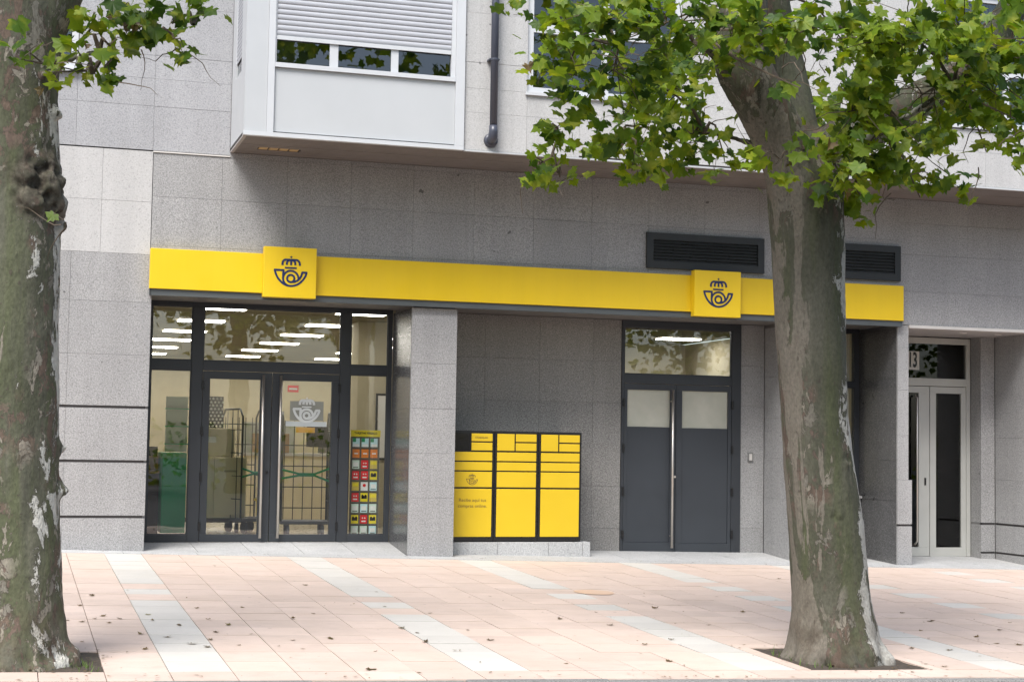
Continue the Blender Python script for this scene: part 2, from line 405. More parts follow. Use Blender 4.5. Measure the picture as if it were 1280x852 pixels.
ramp_floor(10.0, 10.86, 1.0, -.18, -.195, 1)
ramp_floor(11.07, 12.9, 1.15, -.20, -.215, 3)
# rust stain: a thin mineral crust on the tiles
st = MB(); st.v = [(5.49, -3.43, gz(5.49, -3.43) + .0035)]
for k in range(28):
    a = k * math.tau / 28; rr = .2 * (1 + .12 * noise.noise((math.cos(a) * 2, math.sin(a) * 2, 3)))
    x, y = 5.49 + math.cos(a) * rr, -3.43 + math.sin(a) * rr * 1.0; st.v.append((x, y, gz(x, y) + .0035))
st.f = [(0, 1 + k, 1 + (k + 1) % 28) for k in range(28)]
st.build('rust_stain', tile_mat('rust_stain', (.60, .40, .26), (.57, .41, .30), (.59, .44, .33)), pav)
for (a, b_, c_, d) in PITS:
    s = MB(); n = 14
    for j in range(n + 1):
        for i in range(n + 1):
            x = a + (b_ - a) * i / n; y = c_ + (d - c_) * j / n
            s.v.append((x, y, gz(x, y) - .008 + .013 * noise.noise((x * 5, y * 5, 1)) + .006 * noise.noise((x * 19, y * 19, 4))))
    s.f = [(j * (n + 1) + i, j * (n + 1) + i + 1, (j + 1) * (n + 1) + i + 1, (j + 1) * (n + 1) + i) for j in range(n) for i in range(n)]
    s.build('soil', SOIL, kind='structure', smooth=True)
    gr = MB()
    for k in range(420):
        left = R.random() < .6
        x = R.uniform(a + .02, b_ - .02); y = R.uniform(c_ + .02, d - .02)
        if noise.noise((x * 3.2, y * 3.2, 9)) < .02: continue
        if a > 2 and x > a + .55: continue
        if a > 2 and y < d - .35 and x > a + .3: continue
        z = gz(x, y) - .01; h = R.uniform(.015, .045) * (2.6 if R.random() < .05 else 1); an = R.uniform(0, 6.28); wd = .004
        lx, ly = R.uniform(-.03, .03), R.uniform(-.03, .03); n0 = len(gr.v)
        gr.v += [(x + wd * math.cos(an), y + wd * math.sin(an), z), (x - wd * math.cos(an), y - wd * math.sin(an), z), (x + lx, y + ly, z + h + .02)]; gr.f.append((n0, n0 + 1, n0 + 2))
    o = gr.build('grass', GRASS, kind='stuff')

# ------------------------------------------------------------------ the building: walls of stone slabs
bld = thing('apartment_building', 'apartment building with grey granite ground floor and white stone upper floor', 'building', (0, 0, 0))
# cores behind the slabs
core = MB()
def wallcore(x0, x1, y0, y1, z0, z1): core.box(x0, x1, y0, y1, z0, z1)
wallcore(-6, 1.425, .04, .9, -.6, 2.86)           # left of the entrance
wallcore(4.453, 4.965, .04, .95, -.6, 2.86)        # pillar
wallcore(5.0, 7.44, 1.04, 1.14, -.6, 2.86)         # behind the lockers
wallcore(9.13, 9.46, 1.04, 1.14, -.6, 2.86)
wallcore(9.485, 9.975, .04, 1.14, -.6, 2.86)
wallcore(10.885, 10.995, .04, 1.14, -.6, 2.84); wallcore(10.995, 11.045, .04, 1.14, -.6, .84)
wallcore(9.98, 10.84, .98, 1.06, -.6, .57)
wallcore(11.05, 11.40, .95, 1.2, -.6, 2.78); wallcore(12.685, 12.93, .95, 1.2, -.6, 2.78)
wallcore(12.93, 18, .04, 1.2, -.6, 2.84)
wallcore(-6, 18, .05, 1.0, 2.90, 4.50)
wallcore(-6, 2.27, .05, 1.0, 4.50, 4.9); wallcore(.56, 2.27, .05, 1.0, 4.9, 7.4); wallcore(-6, -.95, .05, 1.0, 4.9, 7.4)
wallcore(-6, 2.27, .9, 1.0, 4.9, 7.4)
core.build('wall', JOINT, bld)
def slabs(xs, zs, mat, y=0.0, th=.03, axis='Y', gap=.0012, skip=None, name='granite_panel', sides=1, stagger=None):
    for j, (z0, z1) in enumerate(zip(zs, zs[1:])):
        sh = stagger * (j % 2) if stagger else 0
        ed = xs if not sh else [xs[0]] + [x + sh for x in xs[:-1] if xs[0] + .1 < x + sh < xs[-1] - .1] + [xs[-1]]
        for (a, b_) in zip(ed, ed[1:]):
            if skip and skip((a + b_) / 2, (z0 + z1) / 2): continue
            pr = R.uniform(-.0015, .0015)
            if axis == 'Y': MB().box(a + gap, b_ - gap, y + pr, y + th, z0 + gap, z1 - gap).build(name, mat, bld)
            else:
                xx = (y + pr, y + th * sides); MB().box(min(xx), max(xx), a + gap, b_ - gap, z0 + gap, z1 - gap).build(name, mat, bld)
# left ground-floor wall, with three recessed grooves
lx = [-4.2, -3.2, -2.2, -1.3, -.35, .55, 1.435]
slabs(lx, [-.4, .335], GR); slabs(lx, [.362, .945], GR); slabs(lx, [.972, 1.545], GR); slabs(lx, [1.572, 2.14], GR); slabs(lx, [2.14, 2.73, 3.27], GR)
core2 = MB()
for z in (.3485, .9585, 1.5585): core2.box(-4.2, 1.405, .012, .035, z - .0165, z + .0165)
core2.build('groove', DKJ, bld)
slabs([-4.2, -3.2, -2.2, -1.1, -.2, .86, 1.405], [3.27, 3.86, 4.436], WST, name='white_stone_panel')
B('ledge', TRIM, bld, 1.405, 2.262, -.028, .03, 4.425, 4.440)
slabs([-4.2, -3.2, -2.2, -.95, .56, 1.4, 2.262], [4.45, 4.95, 5.265, 5.53, 6.1, 6.7, 7.3], GRL, skip=lambda x, z: -.95 < x < .56 and 5.265 < z < 6.7)
# return of the left wall into the entrance
slabs([.035, .5, .985], [-.1, .58, 1.1, 1.62, 2.15, 2.86], GR, y=1.435, axis='X', sides=-1)
# pillars: front faces and street-left returns
pz = [-.35, .58, 1.1, 1.62, 2.15, 2.80]
slabs([4.433, 4.982], pz, GR)
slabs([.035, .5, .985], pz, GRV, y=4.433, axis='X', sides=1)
slabs([.035, .5, .985], pz, GR, y=4.982, axis='X', sides=-1)
slabs([9.46, 10.0], pz, GR); slabs([.035, .5, .985], pz, GR, y=9.46, axis='X', sides=1); slabs([.035, .5, .96], pz, GR, y=10.0, axis='X', sides=-1)
slabs([10.86, 11.07], [-.6, .26], GR); slabs([10.86, 11.07], [.285, .85], GR); slabs([10.86, 11.02], [.85, 1.42, 2.0, 2.55, 2.84], GR)
B('groove', DKJ, bld, 10.895, 11.065, .012, .035, .258, .287)
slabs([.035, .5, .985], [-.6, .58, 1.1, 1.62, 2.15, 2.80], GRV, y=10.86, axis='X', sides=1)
slabs([.035, .5, .94], [-.6, .26, .85], GR, y=11.07, axis='X', sides=-1); slabs([.035, .5, .94], [.85, 1.42, 2.0, 2.55, 2.80], GR, y=11.02, axis='X', sides=-1)
# back wall of the locker niche and beside the door
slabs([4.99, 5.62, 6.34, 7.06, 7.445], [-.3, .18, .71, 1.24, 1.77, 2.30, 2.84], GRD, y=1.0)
slabs([9.125, 9.46], [-.4, .18, .71, 1.24, 1.77, 2.30, 2.84], GR, y=1.0)
# low wall under the shop window
slabs([10.0, 10.857], [-.5, .58], GR, y=.93)
B('window_ledge', SLAB, bld, 10.0, 10.857, .90, 1.02, .583, .612)
# porch of the neighbouring entrance
pr = [-.6, .235, ]; ph = [.262, .85, 1.42, 2.0, 2.55, 2.80]
slabs([11.075, 11.405], [-.6] + ph, GR, y=.9); slabs([12.68, 12.895], [-.6, -.155], GR, y=.9); slabs([12.68, 12.895], [-.13, .235], GR, y=.9); slabs([12.68, 12.895], ph, GR, y=.9)
slabs([.935, 1.145], [-.6, .235], GR, y=12.68, axis='X', sides=1, th=.02); slabs([.935, 1.145], ph, GR, y=12.68, axis='X', sides=1, th=.02)
for zz in ([-.6, -.155], [-.13, .235], ph): slabs([.035, .48, .895], zz, GR, y=12.9, axis='X', sides=1)
for z in (.2485, -.1425):
    B('groove', DKJ, bld, 12.70, 12.89, .912, .935, z - .015, z + .015); B('groove', DKJ, bld, 12.912, 12.935, .04, .89, z - .015, z + .015)
slabs([12.9, 13.8, 14.7, 15.6, 16.5, 17.4], [-.6, -.13, .26, .85, 1.42, 2.0, 2.55, 2.84], GR)
# the lintel zone above the ground floor
sx_ = [1.41] + [2.18 + .745 * k for k in range(11)] + [10.88]
slabs(sx_, [2.885, 3.38, 3.93, 4.42], GR, y=-.015, th=.04, skip=None)
slabs([1.41, 2.262], [4.42, 4.424], GR, y=-.015)
slabs([2.262] + sx_[2:], [4.42, 4.478], GR, y=-.015)
slabs([10.88, 11.9, 12.9, 13.9, 14.9, 15.9, 16.9, 17.4], [2.845, 3.28, 3.76, 4.17, 4.478], GR)
# ceilings of the recesses
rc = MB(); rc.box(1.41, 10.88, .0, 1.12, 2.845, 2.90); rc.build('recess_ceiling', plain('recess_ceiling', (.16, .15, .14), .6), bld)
B('porch_ceiling', plain('porch_ceiling', (.36, .34, .33), .6), bld, 11.02, 12.9, .03, 1.2, 2.80, 2.87)
B('lintel_trim', TRIM, bld, 11.02, 17.4, -.022, .03, 2.805, 2.843)
# soffit of the overhang
sf = B('soffit', plain('soffit_gap', (.02, .016, .014), .8), bld, 2.262, 17.4, -1.13, -.0, 4.497, 4.52)
for k in range(14):
    y0 = -1.105 + k * .079
    if k == 9 or k == 8:
        B('soffit_slat', SOFF, sf, 3.0, 17.4, y0 + .006, y0 + .073, 4.482 + R.uniform(-.001, .001), 4.4965)
        B('soffit_slat', SOFF, sf, 2.30, 2.52, y0 + .006, y0 + .073, 4.482, 4.4965)
    else: B('soffit_slat', SOFF, sf, 2.30, 17.4, y0 + .006, y0 + .073, 4.482 + R.uniform(-.001, .001), 4.4965)
for k in range(4): B('soffit_vent', SOFV, sf, 2.535 + k * .115, 2.63 + k * .115, -.468, -.33, 4.484, 4.4965)
B('edge_trim', plain('soffit_edge', (.33, .30, .28), .5), sf, 2.262, 2.298, -1.12, -.018, 4.478, 4.4965)
# white stone upper wall
UW = [(5.45, 7.35, 5.20, 6.9), (10.75, 12.75, 5.24, 6.9)]
def inwin(x, z): return any(a < x < b_ and c < z < d for a, b_, c, d in UW)
xs = [4.715, 5.45, 6.08, 6.71, 7.35, 8.2, 9.05, 9.9, 10.75, 11.42, 12.08, 12.75, 13.6, 14.5, 15.4, 16.4, 17.4]
slabs(xs, [4.50, 4.925, 5.20], WST, y=-1.13, skip=inwin, name='white_stone_panel')
slabs(xs, [5.20, 5.495, 6.06, 6.9, 7.4], WST, y=-1.13, skip=inwin, name='white_stone_panel')
B('drip_trim', WMET, bld, 4.715, 17.4, -1.145, -1.10, 4.478, 4.4965)
uc = MB()
uc.box(4.72, 5.44, -1.095, -.9, 4.525, 7.4); uc.box(5.44, 7.36, -1.095, -.9, 4.525, 5.19); uc.box(7.36, 10.74, -1.095, -.9, 4.525, 7.4)
uc.box(10.74, 12.76, -1.095, -.9, 4.525, 5.23); uc.box(12.76, 17.4, -1.095, -.9, 4.525, 7.4); uc.box(5.44, 12.76, -1.095, -.9, 6.9, 7.4)
uc.box(2.262, 17.4, -.9, .9, 7.3, 7.45); uc.box(2.3, 17.4, .6, .9, 4.525, 7.3)
uc.build('wall', plain('wall_joint_pale', (.40, .39, .37), .9), bld)
B('upper_floor', DIM, bld, 2.3, 17.4, -.895, .595, 4.525, 4.60)

# ------------------------------------------------------------------ windows upstairs
def window(name, label, x0, x1, z0, z1, y, mull, rails, fw=.07, mat=WPVC, group=None, curtain=True):
    t_ = thing(name, label, 'window', ((x0 + x1) / 2, y, z0), group)
    f = MB(); f.box(x0, x1, y, y + .07, z0, z0 + fw); f.box(x0, x1, y, y + .07, z1 - fw, z1); f.box(x0, x0 + fw, y, y + .07, z0 + fw, z1 - fw); f.box(x1 - fw, x1, y, y + .07, z0 + fw, z1 - fw)
    f.build('frame', mat, t_)
    zs = [z0 + fw] + [v for r in rails for v in (r - .05, r + .05)] + [z1 - fw]
    xs = [x0 + fw] + [v for m_ in mull for v in (m_ - .04, m_ + .04)] + [x1 - fw]
    for r in rails: B('rail', mat, t_, x0 + fw, x1 - fw, y + .004, y + .066, r - .05, r + .05)
    for j in range(0, len(zs), 2):
        for m_ in mull: B('mullion', mat, t_, m_ - .04, m_ + .04, y + .004, y + .066, zs[j], zs[j + 1])
        for i in range(0, len(xs), 2): B('pane', GLASSD, t_, xs[i], xs[i + 1], y + .03, y + .04, zs[j], zs[j + 1])
    B('sill', mat, t_, x0 - .03, x1 + .03, y - .06, y, z0 - .035, z0)
    return t_
window('window', 'white framed upstairs window half hidden by tree leaves, right of the black drainpipe', 5.455, 7.345, 5.205, 6.895, -1.10, [6.4], [5.96])
wr = window('window', 'upstairs window with pale curtain, far right behind the leaves of the plane tree', 10.755, 12.745, 5.245, 6.895, -1.10, [11.75], [5.96])
cu = MB()
for k in range(40):
    x = 11.2 + k * .035; cu.box(x, x + .03, -1.02 + .02 * math.sin(k * 1.7), -1.0 + .02 * math.sin(k * 1.7), 5.32, 6.88)
cu.build('curtain', plain('curtain', (.62, .63, .64), .9), wr)
window('window', 'upper left window beside the plane trunk, behind its hanging leaves', -.945, .553, 5.30, 6.7, .0, [-.2], [])
B('upper_floor', DIM, bld, -.94, .55, .4, .88, 4.95, 7.2)

# ------------------------------------------------------------------ the bay window
bay = thing('bay_window', 'white metal bay window with half lowered roller shutter over the entrance', 'bay window', (3.48, -.6, 4.5))
YF = -1.15
B('front_panel', WMET, bay, 2.53, 4.60, YF + .02, YF + .05, 4.545, 5.245)
B('corner_post', WMET, bay, 2.262, 2.50, YF + .004, YF + .05, 4.53, 7.3)
B('corner_post', WPVC, bay, 2.502, 2.575, YF - .008, YF + .05, 4.53, 7.3)
B('corner_post', WPVC, bay, 4.602, 4.705, YF - .012, YF + .05, 4.53, 7.3)
B('bottom_trim', WPVC, bay, 2.255, 4.705, YF - .015, YF + .05, 4.483, 4.528)
B('sill', WPVC, bay, 2.577, 4.600, YF - .012, YF + .05, 5.248, 5.297)
for x0, x1 in ((3.178, 3.272), (3.866, 3.948)): B('mullion', WPVC, bay, x0, x1, YF + .03, YF + .075, 5.297, 6.9)
B('frame', WPVC, bay, 2.577, 2.592, YF + .01, YF + .08, 5.297, 7.3); B('frame', WPVC, bay, 4.55, 4.60, YF + .01, YF + .08, 5.297, 7.3)
for x0, x1 in ((2.592, 3.178), (3.272, 3.866), (3.948, 4.55)): B('pane', GLASSD, bay, x0, x1, YF + .05, YF + .056, 5.297, 7.0)
sh = bpy.data.objects.new('shutter', None); COL.objects.link(sh); sh.parent = bay
def slat(x0, x1, y, z0, z1, parent):
    s = MB(); n = 5
    for i in range(n + 1):
        a = math.pi * i / n; z = z0 + (z1 - z0) * i / n; d = -.008 * math.sin(a)
        s.v += [(x0, y + d, z), (x1, y + d, z)]
    s.f = [(2 * i, 2 * i + 1, 2 * i + 3, 2 * i + 2) for i in range(n)]
    n0 = 2 * (n + 1); s.v += [(x0, y + .008, z0), (x1, y + .008, z0), (x1, y + .008, z1), (x0, y + .008, z1)]; s.f += [(n0, n0 + 3, n0 + 2, n0 + 1), (0, n0, n0 + 1, 1), (2 * n, 2 * n + 1, n0 + 2, n0 + 3)]
    return s.build('shutter_slat', SHUT, parent, smooth=True)
for k in range(24):
    z0 = 5.60 + k * .058; slat(2.594, 4.548, YF + .022, z0 + .001, z0 + .0575, sh)
B('bottom_bar', WPVC, sh, 2.594, 4.548, YF + .01, YF + .032, 5.555, 5.599)
B('shutter_box', WPVC, bay, 2.577, 4.6, YF, YF + .2, 7.0, 7.3)
# the bay's left flank with its own narrow shutter
fl = MB(); fl.box(2.262, 2.30, -1.09, -.80, 4.53, 7.3); fl.box(2.262, 2.30, -.32, -.02, 4.53, 7.3); fl.box(2.262, 2.30, -.80, -.32, 4.53, 5.25); fl.build('side_panel', WMET, bay)
B('pane', GLASSD, bay, 2.285, 2.29, -.80, -.32, 5.25, 7.2)
for k in range(32):
    z0 = 5.42 + k * .0465
    MB().box(2.270, 2.281, -.798, -.322, z0 + .002, z0 + .042).build('shutter_slat', SHUT, sh, bevel=.004)
B('ceiling_plate', WMET, bay, 2.262, 4.7, -1.1, 0, 7.3, 7.36)

# ------------------------------------------------------------------ drainpipe
dp = thing('drainpipe', 'dark grey drainpipe on white stone wall, right of the bay window', 'drainpipe', (5.025, -1.24, 4.6))
MB().tube([(5.025, -1.235, 7.5), (5.025, -1.235, 4.76)], .043, 16).build('pipe', PIPE, dp, smooth=True)
MB().tube([(5.025, -1.235, 4.77), (5.025, -1.235, 4.70), (5.025, -1.225, 4.655), (5.025, -1.19, 4.625), (5.025, -1.12, 4.618)], [.048, .05, .054, .056, .056], 16).build('elbow', PIPE, dp, smooth=True)
MB().tube([(5.025, -1.165, 4.618), (5.025, -1.13, 4.618)], [.075, .082], 20).build('flange', PIPE, dp, smooth=True)
for z in (5.52, 6.5):
    MB().tube([(5.025, -1.235, z - .012), (5.025, -1.235, z + .012)], .0465, 16).box(4.965, 5.085, -1.24, -1.13, z - .008, z + .008).build('bracket', PIPE, dp)

# ------------------------------------------------------------------ yellow fascia and emblem signs
band = thing('fascia_band', 'long plain yellow fascia band above the post office front', 'sign band', (6.1, -.05, 2.88))
B('panel', YEL, band, 1.40, 10.89, -.10, -.018, 2.885, 3.335, bevel=.004)
B('channel', CHAN, band, 1.41, 10.885, -.075, -.002, 2.812, 2.883)
B('end_cap', CHAN, band, 1.402, 1.408, -.09, -.02, 2.815, 2.883)

def stroke(mb, pts, w_, y0, y1):
    P2 = [Vector(p) for p in pts]; b0 = len(mb.v); n = len(P2)
    for i, p in enumerate(P2):
        a = (P2[i] - P2[i - 1]).normalized() if i > 0 else (P2[1] - P2[0]).normalized()
        c = (P2[i + 1] - P2[i]).normalized() if i < n - 1 else a
        d = (a + c).normalized() if (a + c).length > 1e-6 else a
        nn = Vector((-d.y, d.x)) * (w_ / 2 / max(.5, d.dot(a)))
        for q in (p + nn, p - nn): mb.v.append((q.x, y1, q.y)); mb.v.append((q.x, y0, q.y))
    for i in range(n - 1):
        k = b0 + 4 * i; e = k + 4
        mb.f += [(k + 1, k + 3, e + 3, e + 1), (k, k + 1, e + 1, e), (k + 2, e + 2, e + 3, k + 3)]
    k = b0 + 4 * (n - 1); mb.f += [(b0, b0 + 2, b0 + 3, b0 + 1), (k, k + 1, k + 3, k + 2)]
def spline(pts, n=6):
    out = []; P2 = [Vector(p) for p in pts]
    for i in range(len(P2) - 1):
        p0, p1, p2, p3 = P2[max(i - 1, 0)], P2[i], P2[i + 1], P2[min(i + 2, len(P2) - 1)]
        for k in range(n):
            u = k / n; out.append(.5 * ((2 * p1) + (p2 - p0) * u + (2 * p0 - 5 * p1 + 4 * p2 - p3) * u * u + (3 * p1 - p0 - 3 * p2 + p3) * u ** 3))
    out.append(P2[-1]); return out
def arc(cx, cy, r, a0, a1, n=24): return [(cx + r * math.cos(rad(a0 + (a1 - a0) * i / n)), cy + r * math.sin(rad(a0 + (a1 - a0) * i / n))) for i in range(n + 1)]
def emblem(cx, cz, s, y, parent, mat, wd=13, name='emblem'):
    """crowned post horn; drawn on a 450-unit square centred on (432, 380), y downwards"""
    mb = MB(); k = s / 450; lay = [0]
    def S_(pts, ww=wd):
        lay[0] += 1; d = lay[0] * .00012
        stroke(mb, [(cx + (x - 432) * k, cz - (yy - 380) * k) for x, yy in pts], ww * k, y - .002 - d, y)
    S_(spline([(290, 358), (303, 400), (330, 445), (375, 484), (432, 499), (490, 486), (535, 450), (562, 410), (573, 374)]))
    S_([(284, 362), (376, 362)])
    S_([(369, 362), (366, 400), (366, 435)])
    S_(arc(434, 433, 68, 180, 367)); S_(arc(434, 433, 68, 180, 110, 12))
    S_(arc(434, 433, 32, 0, 360, 30))
    S_(spline([(535, 376), (524, 412), (502, 442), (470, 460), (434, 465)]))
    S_([(529, 376), (580, 376)])
    S_([(380, 340), (485, 340)], 15)
    S_(spline([(358, 318), (360, 290), (376, 271), (402, 268), (432, 270)])); S_(spline([(512, 318), (508, 290), (490, 271), (462, 268), (432, 270)]))
    S_(spline([(396, 314), (398, 290), (410, 276), (432, 272)])); S_(spline([(472, 314), (469, 290), (456, 276), (432, 272)]))
    S_([(434, 262), (434, 316)])
    S_([(434, 234), (434, 256)], 7); S_([(424, 244), (444, 244)], 7)
    return mb.build(name, mat, parent)
def sign(x0, x1, z0, z1, label):
    s = thing('emblem_sign', label, 'sign', ((x0 + x1) / 2, -.1, z0), 'yellow emblem signs on the fascia')
    B('sign_box', YEL, s, x0, x1, -.215, -.102, z0, z1, bevel=.004)
    emblem((x0 + x1) / 2 + .005, (z0 + z1) / 2 - .0, x1 - x0 - .02, -.2155, s, NAVY, 18)
sign(2.65, 3.25, 2.835, 3.408, 'square yellow sign with navy crowned horn above the glazed double doors')
sign(7.925, 8.545, 2.825, 3.39, 'square yellow sign with navy crowned horn above the solid grey double doors')

# ------------------------------------------------------------------ vents above the fascia
def vent(x0, x1, z0, z1, label):
    v = thing('wall_vent', label, 'vent', ((x0 + x1) / 2, 0, z0), 'dark louvred vents above the fascia')
    f = MB(); y0, y1 = -.055, -.012; w_ = .085
    f.box(x0, x1, y0, y1, z0, z0 + w_); f.box(x0, x1, y0, y1, z1 - w_, z1); f.box(x0, x0 + w_, y0, y1, z0 + w_, z1 - w_); f.box(x1 - w_, x1, y0, y1, z0 + w_, z1 - w_)
    f.build('frame', GRIL, v)
    B('back', BLK, v, x0 + w_, x1 - w_, -.0165, -.0155, z0 + w_, z1 - w_)
    n = 7; h = (z1 - z0 - 2 * w_) / n
    for i in range(n):
        za = z0 + w_ + i * h
        MB().hexa([(x0 + w_, -.05, za), (x1 - w_, -.05, za), (x1 - w_, -.044, za), (x0 + w_, -.044, za), (x0 + w_, -.02, za + h * .75), (x1 - w_, -.02, za + h * .75), (x1 - w_, -.017, za + h * .75), (x0 + w_, -.017, za + h * .75)]).build('slat', LOUV, v)
vent(7.36, 8.94, 3.408, 3.845, 'black louvred vent directly above the emblem sign over the grey doors')
vent(9.31, 10.875, 3.40, 3.85, 'black louvred vent partly hidden behind the right plane trunk')

# ------------------------------------------------------------------ glazed entrance
def rect_frame(mb, x0, x1, z0, z1, y0, y1, l, r, b_, t_):
    mb.box(x0, x1, y0, y1, z0, z0 + b_); mb.box(x0, x1, y0, y1, z1 - t_, z1); mb.box(x0, x0 + l, y0, y1, z0 + b_, z1 - t_); mb.box(x1 - r, x1, y0, y1, z0 + b_, z1 - t_)
def pull(x, y, z0, z1, parent):
    h = MB().tube([(x, y, z0), (x, y, z1)], .017, 12).build('handle', STEEL, parent, smooth=True)
    for z in (z0 + .15, z1 - .15): MB().tube([(x, y + .01, z), (x, y + .07, z)], .009, 8).build('handle_mount', STEEL, parent)
    return h
ent = thing('glazed_entrance', 'glazed shop entrance with dark grey frame and transom lights', 'shopfront', (2.94, 1.0, 0))
f = MB(); y0, y1 = .985, 1.065
f.box(1.438, 4.43, y0, y1, 2.79, 2.843); f.box(1.438, 1.53, y0, y1, .01, 2.79); f.box(4.375, 4.43, y0, y1, .01, 2.79)
f.box(2.0, 2.135, y0 - .004, y1, .01, 2.79); f.box(3.785, 3.91, y0 - .004, y1, .01, 2.79)
f.box(1.53, 2.0, y0 + .002, y1, 2.035, 2.15); f.box(2.135, 3.785, y0 + .002, y1, 2.035, 2.15); f.box(3.91, 4.375, y0 + .002, y1, 2.035, 2.15)
f.box(1.53, 2.0, y0 + .002, y1, .01, .095); f.box(3.91, 4.375, y0 + .002, y1, .01, .095)
f.build('frame', DARK, ent, bevel=.003)
for a, b_, c, d in ((1.53, 2.0, .095, 2.035), (3.91, 4.375, .095, 2.035), (1.53, 2.0, 2.15, 2.79), (2.135, 3.785, 2.15, 2.79), (3.91, 4.375, 2.15, 2.79)):
    B('pane', GLASS, ent, a, b_, 1.02, 1.03, c, d)
    be = MB(); rect_frame(be, a, b_, c, d, y0 + .014, y0 + .03, .012, .012, .012, .012); be.build('glazing_bead', DARK, ent)
def leaf_door(x0, x1, z0, z1, gl, hx, hz, hinge_x, lock_x, parent, mat, dz=(1.86, 1.32, .78, .2), solid=None, label=None):
    d = MB(); y0, y1 = .990, 1.05
    rect_frame(d, x0, x1, z0, z1, y0, y1, gl[0] - x0, x1 - gl[1], gl[2] - z0, z1 - gl[3])
    d = d.build('door', mat, parent, bevel=.003, label=label)
    B('glass', GLASS if not solid else FROST, d, gl[0], gl[1], 1.018, 1.026, gl[2] if not solid else solid, gl[3])
    if solid:
        B('lower_panel', DPAN, d, gl[0], gl[1], 1.003, 1.04, gl[2], solid, bevel=.004)
    if hx is not None: pull(hx, .925, hz[0], hz[1], d)
    for z in dz: B('hinge', BLK, d, hinge_x - .014, hinge_x + .014, .965, .99, z - .055, z + .055, bevel=.004)
    if lock_x: MB().disc((lock_x, .84), .016, .975, .99, 14).build('lock', STEEL if solid else BLK, d)
    return d
d1 = leaf_door(2.14, 2.96, .012, 2.03, (2.225, 2.825, .10, 1.94), 2.85, (.06, 2.0), 2.14, 2.925, ent, DARK)
d2 = leaf_door(2.968, 3.78, .012, 2.03, (3.085, 3.69, .10, 1.94), 3.06, (.06, 2.0), 3.78, None, ent, DARK)
# frosted emblem sticker and band on the right leaf
stk = emblem(3.39, 1.585, .5, 1.0175, d2, plain('frosted_film', (.62, .65, .64), .6), 26, 'window_sticker')
B('window_sticker', plain('frosted_band', (.50, .54, .54), .5), d2, 3.14, 3.64, 1.0172, 1.0176, 1.395, 1.455)

B('window_sticker', plain('grey_film', (.22, .23, .23), .5), d2, 3.19, 3.60, 1.030, 1.0305, 1.465, 1.70)
B('window_sticker', plain('orange_film', (.60, .30, .03), .5), d2, 3.27, 3.50, 1.030, 1.0305, 1.32, 1.385)
# the solid grey doors
sd = thing('grey_double_door', 'solid dark grey double door with small frosted panes and transom window', 'double door', (8.29, 1.0, -.12))
f = MB(); y0, y1 = .985, 1.065
f.box(7.447, 9.12, y0, y1, 2.755, 2.843); f.box(7.447, 7.482, y0, y1, -.13, 2.755); f.box(8.99, 9.12, y0, y1, -.155, 2.755); f.box(7.482, 8.99, y0 + .002, y1, 2.03, 2.15)
f.build('frame', DARK, sd, bevel=.003)
B('pane', GLASS, sd, 7.482, 8.99, 1.02, 1.03, 2.15, 2.755)
be = MB(); rect_frame(be, 7.482, 8.99, 2.15, 2.755, y0 + .014, y0 + .03, .012, .012, .012, .012); be.build('glazing_bead', DARK, sd)
e1 = leaf_door(7.486, 8.20, -.118, 2.026, (7.53, 8.125, .0, 1.95), 8.135, (-.07, 1.96), 7.476, 8.19, sd, DPAN, (1.78, 1.2, .65, .1), 1.475)
e2 = leaf_door(8.206, 8.987, -.135, 2.026, (8.29, 8.94, -.02, 1.95), None, None, 8.995, None, sd, DPAN, (1.78, 1.2, .65, .1), 1.47)
B('threshold', DARK, sd, 7.447, 9.12, .98, 1.06, -.16, -.125)
ib = thing('intercom', 'small grey intercom button box on granite beside the grey doors', 'intercom', (9.26, .99, 1.1))
B('housing', plain('intercom_grey', (.17, .17, .165), .5), ib, 9.225, 9.295, .975, .998, 1.05, 1.165, bevel=.004); B('button', TRIM, ib, 9.24, 9.28, .970, .975, 1.065, 1.15)

# right-hand shop window
sw = thing('shop_window', 'tall shop window with dark frame between plane trunk and granite pillar', 'window', (10.43, 1.0, .6))
f = MB(); rect_frame(f, 10.003, 10.857, .615, 2.843, .985, 1.06, .06, .075, .06, .06); f.box(10.063, 10.782, .987, 1.058, 2.05, 2.14); f.build('frame', DARK, sw)
for c, d in ((.675, 2.05), (2.14, 2.783)): B('pane', GLASS, sw, 10.063, 10.782, 1.02, 1.028, c, d)
B('blind', plain('roller_blind', (.62, .58, .46), .8), sw, 10.08, 10.77, 1.10, 1.11, .7, 2.78)

# entrance number 13
dn = thing('apartment_entrance', 'apartment entrance with pale metal glazed doors, number 13 above', 'entrance door', (12.04, 1.15, -.2))
f = MB(); y0, y1 = 1.145, 1.215
f.box(11.41, 12.672, y0, y1, 2.70, 2.785); f.box(11.41, 11.455, y0, y1, -.2, 2.70); f.box(12.61, 12.672, y0, y1, -.21, 2.70); f.box(11.455, 12.61, y0, y1, 2.12, 2.225)
f.build('frame', CREAM, dn, bevel=.004)
B('pane', GLASSH, dn, 11.455, 12.61, 1.18, 1.188, 2.225, 2.70)
def pale_leaf(x0, x1, g0, g1, zb):
    d = MB(); rect_frame(d, x0, x1, zb, 2.112, 1.15, 1.205, g0 - x0, x1 - g1, .125, .09); d = d.build('door', CREAM, dn, bevel=.004)
    B('glass', GLASSH, d, g0, g1, 1.175, 1.183, zb + .125, 2.022); return d
p1 = pale_leaf(11.46, 12.03, 11.58, 11.865, -.205); p2 = pale_leaf(12.04, 12.605, 12.135, 12.53, -.212)
MB().tube([(11.80, 1.14, 1.98), (11.80, 1.085, 1.95), (11.80, 1.085, 0.0), (11.80, 1.14, -.04)], .014, 10).build('handle', STEEL, p1, smooth=True)
B('lock', BLK, p1, 11.95, 11.975, 1.14, 1.15, .76, .86)
